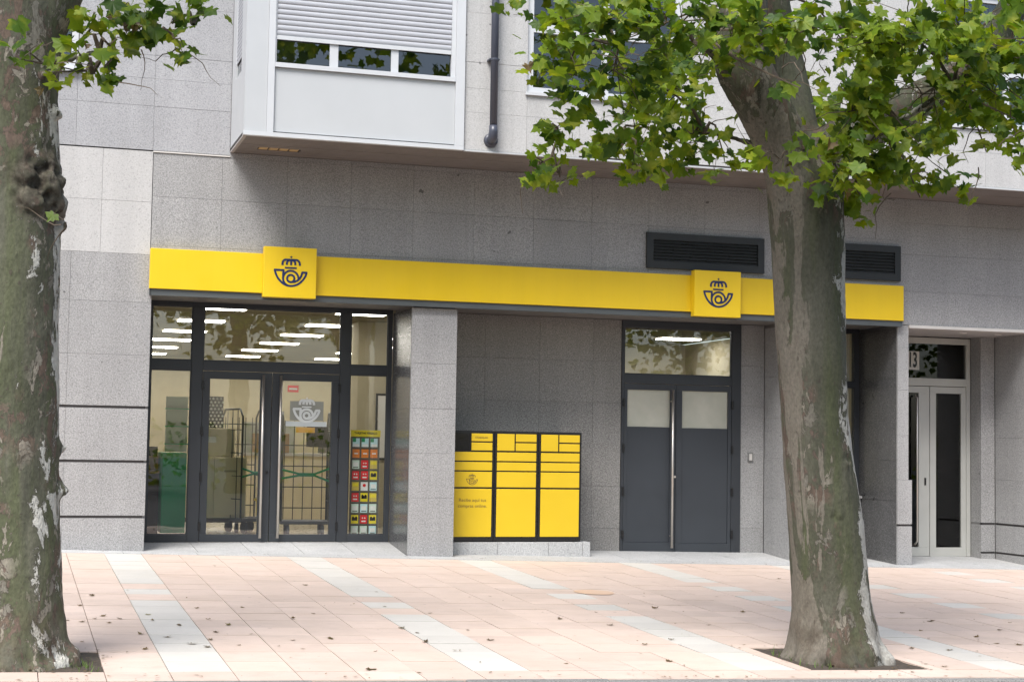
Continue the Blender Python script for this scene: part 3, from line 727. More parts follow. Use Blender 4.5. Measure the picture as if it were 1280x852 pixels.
def text(body, size, x, y, z, mat, parent, name, align='CENTER', ext=.0015, bold=0, sx=1):
    cu = bpy.data.curves.new(name, 'FONT'); cu.body = body; cu.size = size; cu.align_x = align; cu.align_y = 'CENTER'; cu.extrude = ext; cu.offset = bold; cu.resolution_u = 3
    o = bpy.data.objects.new(name, cu); me = bpy.data.meshes.new_from_object(o); bpy.data.objects.remove(o); 
    me.materials.clear(); me.materials.append(mat)
    me.transform(Matrix.Translation((x, y, z)) @ Matrix.Rotation(rad(90), 4, 'X') @ Matrix.Scale(sx, 4, (1, 0, 0)))
    o = bpy.data.objects.new(name, me); COL.objects.link(o); put(o, parent); return o
B('number_plate', plain('plate_white', (.50, .49, .46), .4), dn, 11.60, 11.885, 1.172, 1.178, 2.335, 2.59)
text('13', .285, 11.782, 1.169, 2.462, BLK, dn, 'door_number', bold=.007, sx=.52)
for x, y in ((12.05, .35), (12.62, .40)):
    o = MB().tube([(x, y, 2.802), (x, y, 2.792)], [.05, .045], 18).build('downlight', TRIM)
    tag(o, 'small unlit round downlight in porch ceiling, ' + ('before the doors of entrance 13' if x < 12.3 else 'near the right granite wall of the porch'), 'downlight', 'unlit porch downlights')

# ------------------------------------------------------------------ parcel lockers on their plinth
pl = thing('locker_plinth', 'low pale stone plinth carrying the yellow parcel lockers', 'plinth', (5.9, .6, -.1))
for a, b_ in zip([4.985, 5.62, 6.26, 6.7], [5.62, 6.26, 6.7, 6.80]):
    MB().hexa([(a + .002, .30, -.25), (b_ - .002, .30, -.25), (b_ - .002, .998, -.25), (a + .002, .998, -.25), (a + .002, .30, .045), (b_ - .002, .30, .045), (b_ - .002, .998, .045), (a + .002, .998, .045)]).build('plinth_stone', SLAB, pl, bevel=.004)
ROWS = [(1.122, 1.018), (1.002, .902), (.886, .702), (.682, .108)]
def locker(x0, first, label):
    x1 = x0 + .553
    L = thing('parcel_locker', label, 'parcel locker', (x0 + .277, .66, .05), 'yellow parcel lockers on the plinth')
    B('cabinet', BLK, L, x0, x1, .352, .99, .052, 1.378, bevel=.003)
    a, b_ = x0 + .028, x1 - .028
    ds = []
    m_ = a + (b_ - a) * .455
    def door(p, q, z0, z1):
        o = B('locker_door', YELL, L, p, q, .340, .352, z0, z1, bevel=.004); ds.append(o); return o
    if first: B('screen', plain('screen_black', (.012, .012, .014), .08), L, x0 + .004, m_ - .006, .344, .352, 1.14, 1.345)
    else: door(a, m_ - .008, 1.142, 1.345)
    t1 = door(m_ + .008, b_, 1.252, 1.345); door(m_ + .008, b_, 1.142, 1.236)
    for z1, z0 in ROWS: door(a, b_, z0, z1)
    if first:
        text('citypaq.es', .040, m_ + .13, .3385, 1.30, PRNT, t1, 'lettering', ext=.0008)
        emblem(x0 + .275, .79, .225, .3396, ds[-2], PRNT, 12)
        text('Recibe aquí tus', .056, x0 + .285, .3385, .545, PRNT, ds[-1], 'lettering', ext=.0008)
        text('compras online.', .056, x0 + .285, .3385, .475, PRNT, ds[-1], 'lettering', ext=.0008)
locker(5.018, True, 'yellow parcel locker with screen, horn emblem and printed words, against the pillar')
locker(5.576, False, 'middle yellow parcel locker, plain doors, between the other two lockers')
locker(6.134, False, 'yellow parcel locker nearest the grey double door, plain doors')

# ------------------------------------------------------------------ the shop interior
rm = MB(); rm.box(-2.0, 7.2, 1.045, 16.5, -.2, .004); rm.build('shop_floor', ROOMF, kind='structure')
rm = MB(); rm.box(7.2, 10.86, 1.15, 7, -.35, -.16); rm.build('shop_floor', ROOMF, kind='structure')
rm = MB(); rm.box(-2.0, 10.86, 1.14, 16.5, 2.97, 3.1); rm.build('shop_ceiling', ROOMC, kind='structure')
rm = MB(); rm.box(-2.0, 7.2, 16.5, 16.6, -.2, 3); rm.box(-2.1, -2.0, 1.1, 16.5, -.2, 3); rm.box(7.2, 7.3, 1.16, 16.5, -.2, 2.965); rm.box(7.3, 11.0, 7, 7.1, -.3, 2.965); rm.box(10.9, 10.99, 1.16, 7, -.3, 2.965)
rm.box(4.75, 5.25, 4.6, 5.1, .006, 2.965); rm.box(-2.0, 1.42, 1.02, 1.12, -.2, 2.965); rm.box(4.47, 7.44, 1.142, 1.16, -.2, 2.965); rm.box(5.4, 7.2, 3.0, 3.1, .006, 2.965)
rm.build('shop_wall', ROOMW, kind='structure')
led = MB().box(-.33, .33, -.16, .16, -.012, 0).mesh('ceiling_panel_light', LED)
spots = [(x, 3.25 + 2.38 * j) for x in (2.6, 4.5, 6.35) for j in range(6) if not (x > 5.5 and j == 0)] + [(.7, 3.25 + 2.38 * j) for j in range(6)] + [(10.2, 5.65), (8.35, 2.6)]
for x, y in spots:
    o = bpy.data.objects.new('ceiling_light', led); COL.objects.link(o); o.location = (x, y, 2.965)
    row = ['first', 'second', 'third', 'fourth', 'fifth', 'sixth'][min(5, round((y - 3.25) / 2.38))]
    colm = {.7: 'leftmost', 2.6: 'second', 4.5: 'third', 6.35: 'rightmost'}.get(x)
    tag(o, 'lit ceiling panel in %s column, %s row from the glazed entrance' % (colm, row) if colm else ('lit panel light showing through the transom of the grey doors' if x > 9 else 'lit panel light close behind the grey door transom, at its upper edge'), 'ceiling light', 'panel lights in the shop ceiling')
def roll_cage(x, y, rz, label, h=1.6, w_=.62, d_=.5):
    T = thing('roll_cage', label, 'trolley', (x, y, .004), 'wire roll cages in the shop')
    base = MB().box(-w_ / 2, w_ / 2, -d_ / 2, d_ / 2, .16, .20).build('base', RUBB); base.parent = T
    for sx in (-1, 1):
        s = MB(); ys = [-d_ / 2 + .015 + i * (d_ - .03) / 4 for i in range(5)]
        s.tube([(sx * w_ / 2, ys[0], .2), (sx * w_ / 2, ys[0], h - .1), (sx * w_ / 2, ys[0] + .08, h), (sx * w_ / 2, ys[4] - .08, h), (sx * w_ / 2, ys[4], h - .1), (sx * w_ / 2, ys[4], .2)], .013, 6)
        for yy in ys[1:4]: s.tube([(sx * w_ / 2, yy, .2), (sx * w_ / 2, yy, h)], .006, 5)
        for k in range(4): s.tube([(sx * w_ / 2, ys[0], .45 + k * .3), (sx * w_ / 2, ys[4], .45 + k * .3)], .006, 5)
        o = s.build('side_grille', WIRE, smooth=True); o.parent = T
    s = MB()
    for k in range(5): s.tube([(-w_ / 2 + (k + .5) * w_ / 5, d_ / 2, .2), (-w_ / 2 + (k + .5) * w_ / 5, d_ / 2, h - .1)], .006, 5)
    for k in range(5): s.tube([(-w_ / 2, d_ / 2, .35 + k * .27), (w_ / 2, d_ / 2, .35 + k * .27)], .007, 5)
    o = s.build('back_grille', WIRE); o.parent = T
    s = MB().tube([(-w_ / 2, -d_ / 2, .85), (-.1, -d_ / 2 - .02, .8), (.1, -d_ / 2 - .02, .8), (w_ / 2, -d_ / 2, .88)], .014, 6).tube([(-w_ / 2, -d_ / 2, .74), (-.1, -d_ / 2 - .02, .78), (.1, -d_ / 2 - .02, .78), (w_ / 2, -d_ / 2, .7)], .014, 6)
    o = s.build('strap', GREEN); o.parent = T
    for sx in (-1, 1):
        for sy in (-1, 1):
            o = MB().tube([(sx * (w_ / 2 - .09) - .02, sy * (d_ / 2 - .08), .08), (sx * (w_ / 2 - .09) + .02, sy * (d_ / 2 - .08), .08)], .076, 14).build('wheel', RUBB); o.parent = T
    T.rotation_euler.z = rz; return T
roll_cage(3.0, 3.1, .35, 'wire roll cage with hooped rails seen through the left glass door', 1.62, .5, .6)
roll_cage(3.62, 2.35, -.08, 'black wire roll cage with green straps seen through the right glass door', 1.58, .62, .5)
cb = thing('storage_cabinet', 'cream two-door cabinet on castors behind the left glass door', 'cabinet', (2.55, 3.2, 0))
B('body', CARD, cb, 2.2, 2.96, 3.02, 3.5, .2, 1.0)
for a, b_ in ((2.205, 2.53), (2.54, 2.955)):
    d = B('cabinet_door', CARD, cb, a, b_, 3.0, 3.02, .24, .99, bevel=.004); B('handle', plain('cabinet_handle', (.45, .40, .27), .4), d, (a + b_) / 2 - .08, (a + b_) / 2 + .08, 2.99, 3.0, .8, .825)
B('plinth_bar', DBRN, cb, 2.2, 2.96, 3.03, 3.48, .14, .2)
for x in (2.3, 2.86): MB().tube([(x - .02, 3.1, .07), (x + .02, 3.1, .07)], .066, 14).build('castor', RUBB, cb)
bx_ = thing('cardboard_box', 'large cream carton standing on the cream cabinet', 'box', (2.5, 3.25, 1.0)); B('carton', CARD, bx_, 2.22, 2.8, 3.04, 3.45, 1.003, 1.37, bevel=.006); B('label_sticker', WPRT, bx_, 2.4, 2.56, 3.036, 3.04, 1.18, 1.26)
pn = thing('perforated_panel', 'black panel with pale round holes standing on the carton', 'display panel', (2.55, 3.2, 1.37))
B('sheet', BLK, pn, 2.40, 2.66, 3.2, 3.22, 1.373, 1.79)
dots = MB()
for j in range(9):
    for i in range(5): dots.disc((2.425 + i * .05 + (.025 if j % 2 else 0) - (.0), 1.40 + j * .045), .016, 3.196, 3.2, 8)
dots.build('hole', WPRT, pn)
mo = thing('white_box', 'small white device on carton beside the perforated panel', 'box', (2.3, 3.2, 1.37)); B('case', WPRT, mo, 2.26, 2.36, 3.15, 3.3, 1.373, 1.46, bevel=.005); B('lid', SHUT, mo, 2.265, 2.355, 3.155, 3.295, 1.46, 1.475)
gp = thing('green_container', 'tall green plastic container behind the left side light', 'container', (1.98, 2.2, 0))
B('wall_panel', GREEN, gp, 1.80, 2.10, 2.2, 2.9, .05, 1.05, bevel=.01)
B('upper_mesh', plain('green_mesh', (.42, .52, .40), .5), gp, 1.83, 2.10, 2.25, 2.27, 1.06, 1.75)
for k in range(3): B('rim', GREEN, gp, 1.82, 2.11, 2.19, 2.24, 1.15 + k * .22, 1.165 + k * .22)
ct = thing('counter', 'dark brown counter with wood front seen in the left side light', 'counter', (1.5, 2.6, 0))
B('front', DBRN, ct, .6, 1.79, 2.5, 3.1, .02, .78); B('top', plain('counter_top', (.33, .2, .09), .4), ct, .58, 1.795, 2.47, 3.12, .78, .82)
cbx = thing('cardboard_box', 'brown carton with open dark top on the brown counter', 'box', (1.55, 2.7, .82)); B('carton', BROWN, cbx, 1.2, 1.78, 2.55, 2.95, .823, 1.0); B('flap', BLK, cbx, 1.21, 1.77, 2.56, 2.94, 1.0, 1.12)
ycr = thing('yellow_crate', 'yellow postal crate on the shop floor beside the roll cages', 'crate', (3.2, 3.0, 0)); B('body', YPRT, ycr, 3.14, 3.4, 2.95, 3.3, .22, .42, bevel=.01); B('rim', YPRT, ycr, 3.12, 3.42, 2.93, 3.32, .42, .45)
cn = thing('service_counter', 'cream service counter with grey top deep in the shop', 'counter', (4.1, 6.0, 0)); B('front', CARD, cn, 3.3, 5.6, 5.6, 6.2, .01, 1.0); B('top', TRIM, cn, 3.25, 5.65, 5.55, 6.25, 1.0, 1.04); B('screen_panel', plain('counter_screen', (.35, .36, .3), .6), cn, 3.3, 4.1, 6.1, 6.14, 1.04, 1.5)
mn = thing('monitor', 'dark monitor standing on the cream service counter deep in the shop', 'monitor', (4.5, 5.9, 1.04)); B('screen', BLK, mn, 4.25, 4.75, 5.88, 5.92, 1.14, 1.46, bevel=.006); B('stand', RACK, mn, 4.44, 4.56, 5.85, 5.98, 1.043, 1.14)
tp = thing('carton_stack', 'brown carton on the service counter beside the dark monitor', 'box', (3.7, 5.8, 1.04)); B('carton', BROWN, tp, 3.45, 3.95, 5.65, 6.0, 1.043, 1.33, bevel=.006); B('tape', GOLD, tp, 3.68, 3.73, 5.645, 5.65, 1.06, 1.33)
po = thing('notice_board', 'dark framed notice board on the cream shop wall', 'notice board', (5.0, 4.58, 1.3)); B('board', WPRT, po, 5.05, 5.24, 4.585, 4.597, 1.0, 1.9); fb = MB(); rect_frame(fb, 5.02, 5.25, .97, 1.93, 4.575, 4.598, .03, .012, .03, .03); fb.build('frame', BLK, po)
rs = thing('red_sign', 'small red hanging sign deep in the shop', 'sign', (3.6, 5.0, 1.9)); B('plate', RED, rs, 3.80, 3.96, 5.0, 5.01, 1.93, 2.03); B('bar', WPRT, rs, 3.82, 3.94, 4.996, 5.0, 1.965, 1.99)
# gift card rack behind the side light
cr = thing('card_rack', 'tall rack of coloured gift cards with yellow header inside the side light', 'card rack', (4.15, 1.2, 0))
B('panel', RACK, cr, 3.985, 4.345, 1.215, 1.235, .02, 1.36); B('header', YPRT, cr, 3.98, 4.35, 1.20, 1.214, 1.285, 1.365)
text('TARJETAS REGALO', .034, 4.165, 1.198, 1.328, BLK, cr, 'lettering', ext=.001, bold=.0008)
PAL = [(SKYB, SKYB, SKYB), (ORNG, ORNG, ORNG), (MINT, RED, GOLD), (RED, RED, YPRT), (GOLD, WPRT, SKYB), (RED, YPRT, GOLD), (MINT, SKYB, MINT), (YPRT, RED, YPRT), (MINT, MINT, SKYB)]
for j, row in enumerate(PAL):
    for i, mt in enumerate(row):
        x = 4.005 + i * .112; z = 1.16 - j * .134
        c = B('card', mt, cr, x, x + .088, 1.205, 1.212, z, z + .105)
        if mt is SKYB and j == 0: B('print', GREEN, c, x, x + .04, 1.203, 1.205, z + .06, z + .105); B('print', WPRT, c, x + .01, x + .08, 1.203, 1.205, z, z + .035)
        elif mt is YPRT: MB().box(x + .01, x + .078, 1.203, 1.205, z + .035, z + .07).disc((x + .025, z + .072), .014, 1.203, 1.205, 8).disc((x + .063, z + .072), .014, 1.203, 1.205, 8).build('print', BLK, c)
        elif mt is RED: B('print', WPRT, c, x + .018, x + .07, 1.203, 1.205, z + .02, z + .036); MB().disc((x + .03, z + .068), .009, 1.203, 1.205, 6).disc((x + .058, z + .068), .009, 1.203, 1.205, 6).build('print', WPRT, c)
        elif mt is ORNG: B('print', WPRT, c, x + .02, x + .07, 1.203, 1.205, z + .045, z + .06)
        elif mt is WPRT: MB().disc((x + .044, z + .065), .02, 1.203, 1.205, 10).build('print', RED, c)
        elif mt is GOLD: B('print', YPRT, c, x + .008, x + .08, 1.203, 1.205, z + .05, z + .092)
        else: B('print', RACK, c, x + .012, x + .076, 1.203, 1.205, z + .012, z + .022); B('print', WPRT, c, x + .012, x + .076, 1.203, 1.205, z + .03, z + .08)
        B('pocket', RACK, c, x - .004, x + .092, 1.20, 1.204, z - .016, z - .002)
# hall behind number 13
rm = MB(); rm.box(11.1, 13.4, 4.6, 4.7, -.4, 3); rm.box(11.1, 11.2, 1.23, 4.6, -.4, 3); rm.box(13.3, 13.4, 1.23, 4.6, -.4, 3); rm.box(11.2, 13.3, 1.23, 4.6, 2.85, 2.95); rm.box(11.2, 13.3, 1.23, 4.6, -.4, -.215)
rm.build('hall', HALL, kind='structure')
o = MB().tube([(12.03, 1.85, 2.84), (12.03, 1.85, 2.825)], .07, 18).build('downlight', SPOT); tag(o, 'lit round downlight in the hall behind the transom of entrance 13', 'downlight')

# ------------------------------------------------------------------ plane trees
def leaf_mesh(seed):
    rr = random.Random(seed)
    ang = [-90, -62, -38, -20, 8, 30, 52, 74, 90, 106, 128, 150, 172, 200, 218, 242]
    rd = [.12, .44, .66, .54, .90, .64, .74, .68, 1.0, .68, .74, .64, .90, .54, .66, .44]
    v = [(0, .0, 0)]; cv = rr.uniform(.12, .35); tw = rr.uniform(-.15, .15)
    for a, r_ in zip(ang, rd):
        r_ *= rr.uniform(.88, 1.1); x = r_ * math.cos(rad(a)); y = r_ * math.sin(rad(a))
        v.append((x * .62, y * .62 + .0, (-cv * (x * x) * .7 - cv * .6 * max(0, y) ** 2 + tw * x * y) * .62 + .04 * abs(x)))
    n = len(ang); f = [(0, 1 + i, 1 + (i + 1) % n) for i in range(n)]
    v += [(-.012, -.02, 0), (.012, -.02, 0), (0.0, -.5, .12)]; f.append((n + 1, n + 3, n + 2))
    return v, f
LEAFD = leaf_mat('painted_shade_leaf', (.030, .072, .008), (.055, .11, .010), (.09, .15, .014))  # darker leaf copy, scattered at random: crown shade painted into its colour
LV = [leaf_mesh(s) for s in range(5)]
LVM = []; LVD = []
for v, f in LV:
    me = bpy.data.meshes.new('leaf'); me.from_pydata(v, [], f); me.materials.append(LEAF); LVM.append(me)
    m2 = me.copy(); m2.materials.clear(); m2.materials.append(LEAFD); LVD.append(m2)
DLV = []
for v, f in LV[:2]:
    me = bpy.data.meshes.new('leaf'); me.from_pydata([(x * .6, y * .8, z + 1.2 * x * x) for x, y, z in v], [], f); me.materials.append(DRYL); DLV.append(me)
def leaf_matrix(p, size, rr, droop=1.0):
    # blade normal: up and towards the light, tip drooping
    n = Vector((rr.gauss(0, .55), rr.gauss(-.45, .6), rr.gauss(.55, .45))).normalized()
    down = Vector((rr.gauss(0, .55), rr.gauss(-.15, .45), -1 * droop)).normalized()
    y = (down - n * down.dot(n)).normalized(); x = y.cross(n)
    m_ = Matrix((x, y, n)).transposed().to_4x4() @ Matrix.Scale(size, 4); m_.translation = p
    return m_
def plane_tree(label, cx, cy, trunk, limbs, burls, blobs, canopy, seed, y_off=0):
    rr = random.Random(seed)
    T = thing('plane_tree', label, 'tree', (cx, cy, gz(cx, cy)), 'street plane trees on the pavement')
    mb = MB(); n = 36
    for path in [trunk] + limbs:
        P3 = [Vector(p[:3]) for p in path]; r3 = [p[3] for p in path]; pts = []; rs = []
        for i in range(len(P3) - 1):
            seg = max(2, int((P3[i + 1] - P3[i]).length / .07))
            for k in range(seg):
                u = k / seg; p0, p1, p2, p3 = P3[max(i - 1, 0)], P3[i], P3[i + 1], P3[min(i + 2, len(P3) - 1)]
                pts.append(.5 * ((2 * p1) + (p2 - p0) * u + (2 * p0 - 5 * p1 + 4 * p2 - p3) * u * u + (3 * p1 - p0 - 3 * p2 + p3) * u ** 3)); rs.append(r3[i] + (r3[i + 1] - r3[i]) * u)
        pts.append(P3[-1]); rs.append(r3[-1]); mb.tube(pts, rs, n)
    for (x, y, z, r_) in burls:
        mb.tube([(x + r_ * math.sin(a) * .0, y, z + r_ * math.cos(a)) for a in [math.pi * i / 6 for i in range(7)]][::-1], [max(.003, r_ * math.sin(math.pi * i / 6)) for i in range(7)], 12)
    o = mb.build('trunk', BARK)
    md = o.modifiers.new('r', 'REMESH'); md.mode = 'VOXEL'; md.voxel_size = .021
    md = o.modifiers.new('s', 'SMOOTH'); md.factor = .5; md.iterations = 6
    dg = bpy.context.evaluated_depsgraph_get(); me = bpy.data.meshes.new_from_object(o.evaluated_get(dg)); bpy.data.objects.remove(o)
    nv = len(me.vertices); nor = [v.normal.copy() for v in me.vertices]
    z0 = gz(cx, cy)
    for i, v in enumerate(me.vertices):
        p = v.co; a = math.atan2(p.y - cy, p.x - cx); hz = p.z - z0
        d = .012 * noise.noise((p.x * 3, p.y * 3, p.z * 1.2 + seed)) + .006 * noise.noise((p.x * 11, p.y * 11, p.z * 4))
        d += .005 * abs(noise.noise((p.x * 24, p.y * 24, p.z * 10)))
        if hz < .5:
            k = (1 - max(hz, 0) / .5) ** 2
            d += k * (.055 * max(0, math.sin(a * 4 + seed)) - .01 + .045 * noise.noise((p.x * 9, p.y * 9, p.z * 7)))
        for bq in burls:
            q = (p - Vector(bq[:3])).length
            if q < bq[3] * 1.6: d += (.03 * noise.noise((p.x * 20, p.y * 20, p.z * 16)) - .025 * abs(noise.noise((p.x * 11, p.y * 11, p.z * 9 + 3)))) * min(1, 2 * (1 - q / (bq[3] * 1.6)))
        v.co = p + nor[i] * d
    at = me.attributes.new('burl', 'FLOAT', 'POINT'); af = me.attributes.new('flank', 'FLOAT', 'POINT')
    def axis(z):
        for p, q in zip(trunk, trunk[1:]):
            if z <= q[2]: return p[0] + (q[0] - p[0]) * max(0, min(1, (z - p[2]) / (q[2] - p[2])))
        return trunk[-1][0]
    for i, v in enumerate(me.vertices): af.data[i].value = max(-.34, min(.34, v.co.x - axis(v.co.z))) * (1 if cx > 2 else .6) * (1 if v.co.z < 3.2 else max(.2, 1 - (v.co.z - 3.2)))
    for i, v in enumerate(me.vertices):
        at.data[i].value = max([0] + [min(1, 1.9 - 1.25 * (v.co - Vector(bq[:3])).length / bq[3]) for bq in burls if bq[3] > .08])
    me.materials.clear(); me.materials.append(BARK if cx > 2 else BARK_GREY); me.polygons.foreach_set('use_smooth', [True] * len(me.polygons))
    me.transform(Matrix.Translation(-Vector((cx, cy, z0))))
    tr = bpy.data.objects.new('trunk', me); COL.objects.link(tr); tr.parent = T
    # twigs and leaves
    tips = [Vector(p[:3]) for L in limbs for p in L[1:]]
    tw = MB(); items = []
    for (bx0, by0, bz0, rx, rz_, nl) in blobs:
        c = Vector((bx0, by0, bz0))
        if nl == 1: tips.append(c + Vector((-.08, .05, .06)))
        near = min(tips, key=lambda q: (q - c).length + (0.3 if q.z < c.z - .3 else 0))
        mid = (near + c) / 2 + Vector((rr.uniform(-.1, .1), rr.uniform(-.1, .1), rr.uniform(.0, .16)))
        if nl == 1:
            tw.tube([near, c], [.004, .002], 4, False); mid = c.copy()
        else: tw.tube([near, near.lerp(mid, .5) + Vector((0, 0, .05)), mid, c], [.017, .013, .009, .004], 5, False)
        ry = max(.15, min(.5, (rx + rz_) * .8)); subs = []
        for s in range(max(2, nl // 6) if nl > 1 else 1):
            q = c + Vector((rr.gauss(0, .52) * rx, rr.gauss(0, .55) * ry, rr.gauss(0, .6) * rz_)); subs.append(q)
            if nl > 1: tw.tube([mid.lerp(c, rr.uniform(.2, 1)), (mid + q) / 2 * .4 + (c + q) / 2 * .6 + Vector((0, 0, .04)), q], [.005, .004, .002], 4, False)
        for k in range(int(nl * (1.9 if bx0 > 5.4 else 1.6))):
            q = subs[k % len(subs)]
            p = q + Vector((rr.gauss(0, .075), rr.gauss(0, .09), rr.gauss(0, .065)))
            if p.y < -7.55 and 4.9 < p.x < 5.5 and 3.42 < p.z < 3.98 and rr.random() < .92: continue
            items.append((p, leaf_matrix(p, rr.uniform(.09, .165) * (.65 if rr.random() < .25 else 1), rr)))
    for k in range(60 if len(blobs) > 20 else 10):     # bare twigs with a few kinks
        q = rr.choice(blobs); p = Vector(q[:3]) + Vector((rr.gauss(0, .6) * q[3], rr.gauss(0, .15), rr.gauss(0, .6) * q[4])); d = Vector((rr.gauss(-.3, .7), rr.gauss(0, .5), rr.gauss(0, .45))).normalized()
        pts = [p]
        for m_ in range(5):
            d = (d + Vector((rr.gauss(0, .3), rr.gauss(0, .3), rr.gauss(-.05, .3)))).normalized(); pts.append(pts[-1] + d * rr.uniform(.05, .1))
        tw.tube(pts, [.0045, .004, .0035, .003, .002, .0015], 4, False)
    o = tw.build('twigs', TWIG, T); o.name = 'twig'; o['kind'] = 'stuff'
    items.sort(key=lambda e: (not in_view(e[0], .0), (e[0] - CAM).length + (1.2 if rr.random() < .4 else 0)))
    inv = Matrix.Translation(-Vector(T.location))
    for p, m_ in items[:300]:
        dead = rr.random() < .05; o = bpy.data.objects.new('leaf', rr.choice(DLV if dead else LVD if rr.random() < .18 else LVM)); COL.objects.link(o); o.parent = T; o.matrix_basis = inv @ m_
    st_ = MB(); tone = []
    def add(m_):
        k_ = 1 if rr.random() < .2 else 0; tone.extend([k_] * len(LV[0][1]))
        v, f = rr.choice(LV); n0 = len(st_.v); st_.v += [tuple(m_ @ Vector(q)) for q in v]; st_.f += [tuple(n0 + k for k in q) for q in f]
    for p, m_ in items[300:]: add(m_)
    for (c, r_, nl) in canopy:      # the crown above the picture, which shades the pavement
        for k in range(nl):
            d = Vector((rr.gauss(0, 1), rr.gauss(0, 1), rr.gauss(0, 1))); d = d.normalized() * rr.uniform(.55, 1)
            p = Vector(c) + Vector((d.x * r_[0], d.y * r_[1], d.z * r_[2])); add(leaf_matrix(p, rr.uniform(.16, .26), rr))
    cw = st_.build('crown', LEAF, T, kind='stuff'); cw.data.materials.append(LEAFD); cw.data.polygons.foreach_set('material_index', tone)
    return T

RT = [(5.93, -7.5, -.55, .40), (5.923, -7.5, -.36, .375), (5.909, -7.5, -.186, .325), (5.895, -7.5, .021, .297), (5.874, -7.5, .229, .286), (5.836, -7.5, .651, .277), (5.770, -7.5, 1.223, .260), (5.735, -7.5, 1.54, .252), (5.713, -7.5, 1.96, .255), (5.695, -7.5, 2.491, .27), (5.661, -7.5, 3.023, .285), (5.65, -7.5, 3.25, .29), (5.645, -7.5, 3.44, .25)]
RL = [[(5.58, -7.52, 3.1, .21), (5.47, -7.55, 3.42, .205), (5.235, -7.6, 3.785, .20), (5.075, -7.62, 4.06, .205), (5.06, -7.62, 4.31, .19), (5.09, -7.6, 4.6, .17), (5.0, -7.7, 5.4, .13), (4.6, -8.0, 6.4, .08)],
      [(5.1, -7.6, 3.95, .13), (4.92, -7.68, 4.03, .07), (4.6, -7.8, 4.12, .02), (4.0, -7.8, 4.05, .012)],
      [(5.74, -7.5, 3.1, .20), (5.9, -7.5, 3.48, .19), (6.154, -7.5, 3.67, .165), (6.57, -7.5, 3.889, .15), (6.924, -7.5, 4.106, .14), (7.285, -7.5, 4.456, .13), (7.8, -7.4, 5.2, .09)],
      [(5.66, -7.42, 3.3, .21), (5.67, -7.34, 3.6, .17), (5.68, -7.2, 4.06, .13), (5.6, -7.1, 4.7, .11), (5.5, -6.9, 5.6, .08)],
      [(5.4, -7.3, 3.5, .03), (5.0, -7.1, 3.62, .02), (4.4, -6.9, 3.52, .013), (3.9, -6.9, 3.5, .011)],
      [(6.0, -7.55, 3.5, .05), (6.1, -8.1, 3.6, .03), (6.3, -8.5, 3.8, .018)]]
RB = [(3.871, -7.0, 3.216, .29, .08, 14), (3.649, -7.0, 3.274, .08, .07, 5), (4.372, -7.2, 3.266, .23, .08, 15), (3.734, -7.3, 3.498, .25, .15, 24), (4.253, -7.0, 3.437, .36, .14, 30), (3.594, -7.6, 4.029, .22, .15, 20), (3.725, -7.4, 3.833, .28, .17, 34), (4.054, -7.6, 3.847, .37, .23, 70), (4.624, -7.2, 3.918, .33, .34, 75), (3.846, -7.9, 4.193, .45, .16, 60), (4.327, -8.2, 4.163, .42, .16, 75), (4.943, -7.0, 3.61, .3, .18, 42), (5.169, -7.1, 3.453, .27, .14, 24), (4.737, -6.6, 3.731, .38, .18, 38), (4.596, -8.6, 4.088, .36, .13, 60), (5.095, -8.5, 4.048, .34, .22, 75), (5.067, -8.2, 3.204, .34, .08, 18), (5.421, -8.3, 3.115, .26, .1, 24), (5.973, -7.8, 3.073, .2, .12, 22), (5.522, -8.4, 3.57, .28, .23, 48), (5.721, -8.6, 4.025, .48, .25, 110), (6.197, -8.8, 4.077, .48, .25, 130), (6.618, -8.6, 3.817, .26, .26, 70), (6.155, -8.3, 3.755, .4, .26, 80), (5.972, -8.0, 3.387, .3, .17, 42), (6.579, -7.6, 3.144, .25, .1, 20), (6.825, -7.6, 3.639, .2, .18, 24), (6.373, -8.8, 3.278, .06, .17, 13), (6.624, -8.8, 3.521, .09, .18, 16), (6.489, -7.4, 3.368, .28, .09, 14), (6.784, -8.2, 3.736, .26, .13, 34), (7.262, -6.6, 4.669, .86, .34, 110), (5.346, -6.3, 4.433, .65, .3, 90), (6.619, -6.4, 4.589, .61, .34, 70), (7.54, -6.4, 4.184, .56, .24, 40), (4.677, -6.2, 4.53, .57, .27, 60), (4.892, -8.9, 3.585, .24, .11, 12), (7.162, -8.2, 4.218, .35, .49, 90), (5.70, -8.25, 3.62, .2, .17, 34), (5.75, -8.15, 3.32, .17, .1, 20), (6.9, -6.2, 3.95, .5, .2, 60), (6.2, -6.2, 3.9, .4, .25, 50)]
plane_tree('plane tree with full leafy crown, standing before the grey doors', 5.9, -7.5, RT, RL, [(5.90, -7.71, 1.12, .045), (5.80, -7.745, .72, .04)], RB, [((5.4, -7.2, 6.7), (3.3, 2.6, 1.8), 800)], 3)
LT = [(.07, -7.6, -.5, .40), (.067, -7.6, -.28, .375), (.053, -7.6, -.18, .335), (.035, -7.6, .12, .316), (.01, -7.6, .671, .302), (-.02, -7.6, 1.428, .3), (-.033, -7.6, 1.936, .296), (-.033, -7.6, 2.294, .298), (-.056, -7.6, 2.963, .288), (-.076, -7.6, 3.376, .285), (-.08, -7.6, 3.7, .30), (-.09, -7.6, 4.05, .30), (-.1, -7.6, 4.4, .26)]
LL = [[(.0, -7.6, 3.75, .2), (.15, -7.65, 4.05, .18), (.35, -7.7, 4.5, .15), (.8, -7.7, 5.4, .1)], [(-.15, -7.6, 3.8, .2), (-.5, -7.7, 4.4, .16), (-.9, -7.7, 5.4, .1)],
      [(.15, -7.75, 3.6, .03), (.45, -7.85, 3.68, .018), (.8, -7.8, 3.82, .012), (1.05, -7.7, 3.95, .008)], [(.1, -7.8, 3.5, .025), (.2, -8.0, 3.5, .014), (.4, -8.1, 3.48, .008)]]
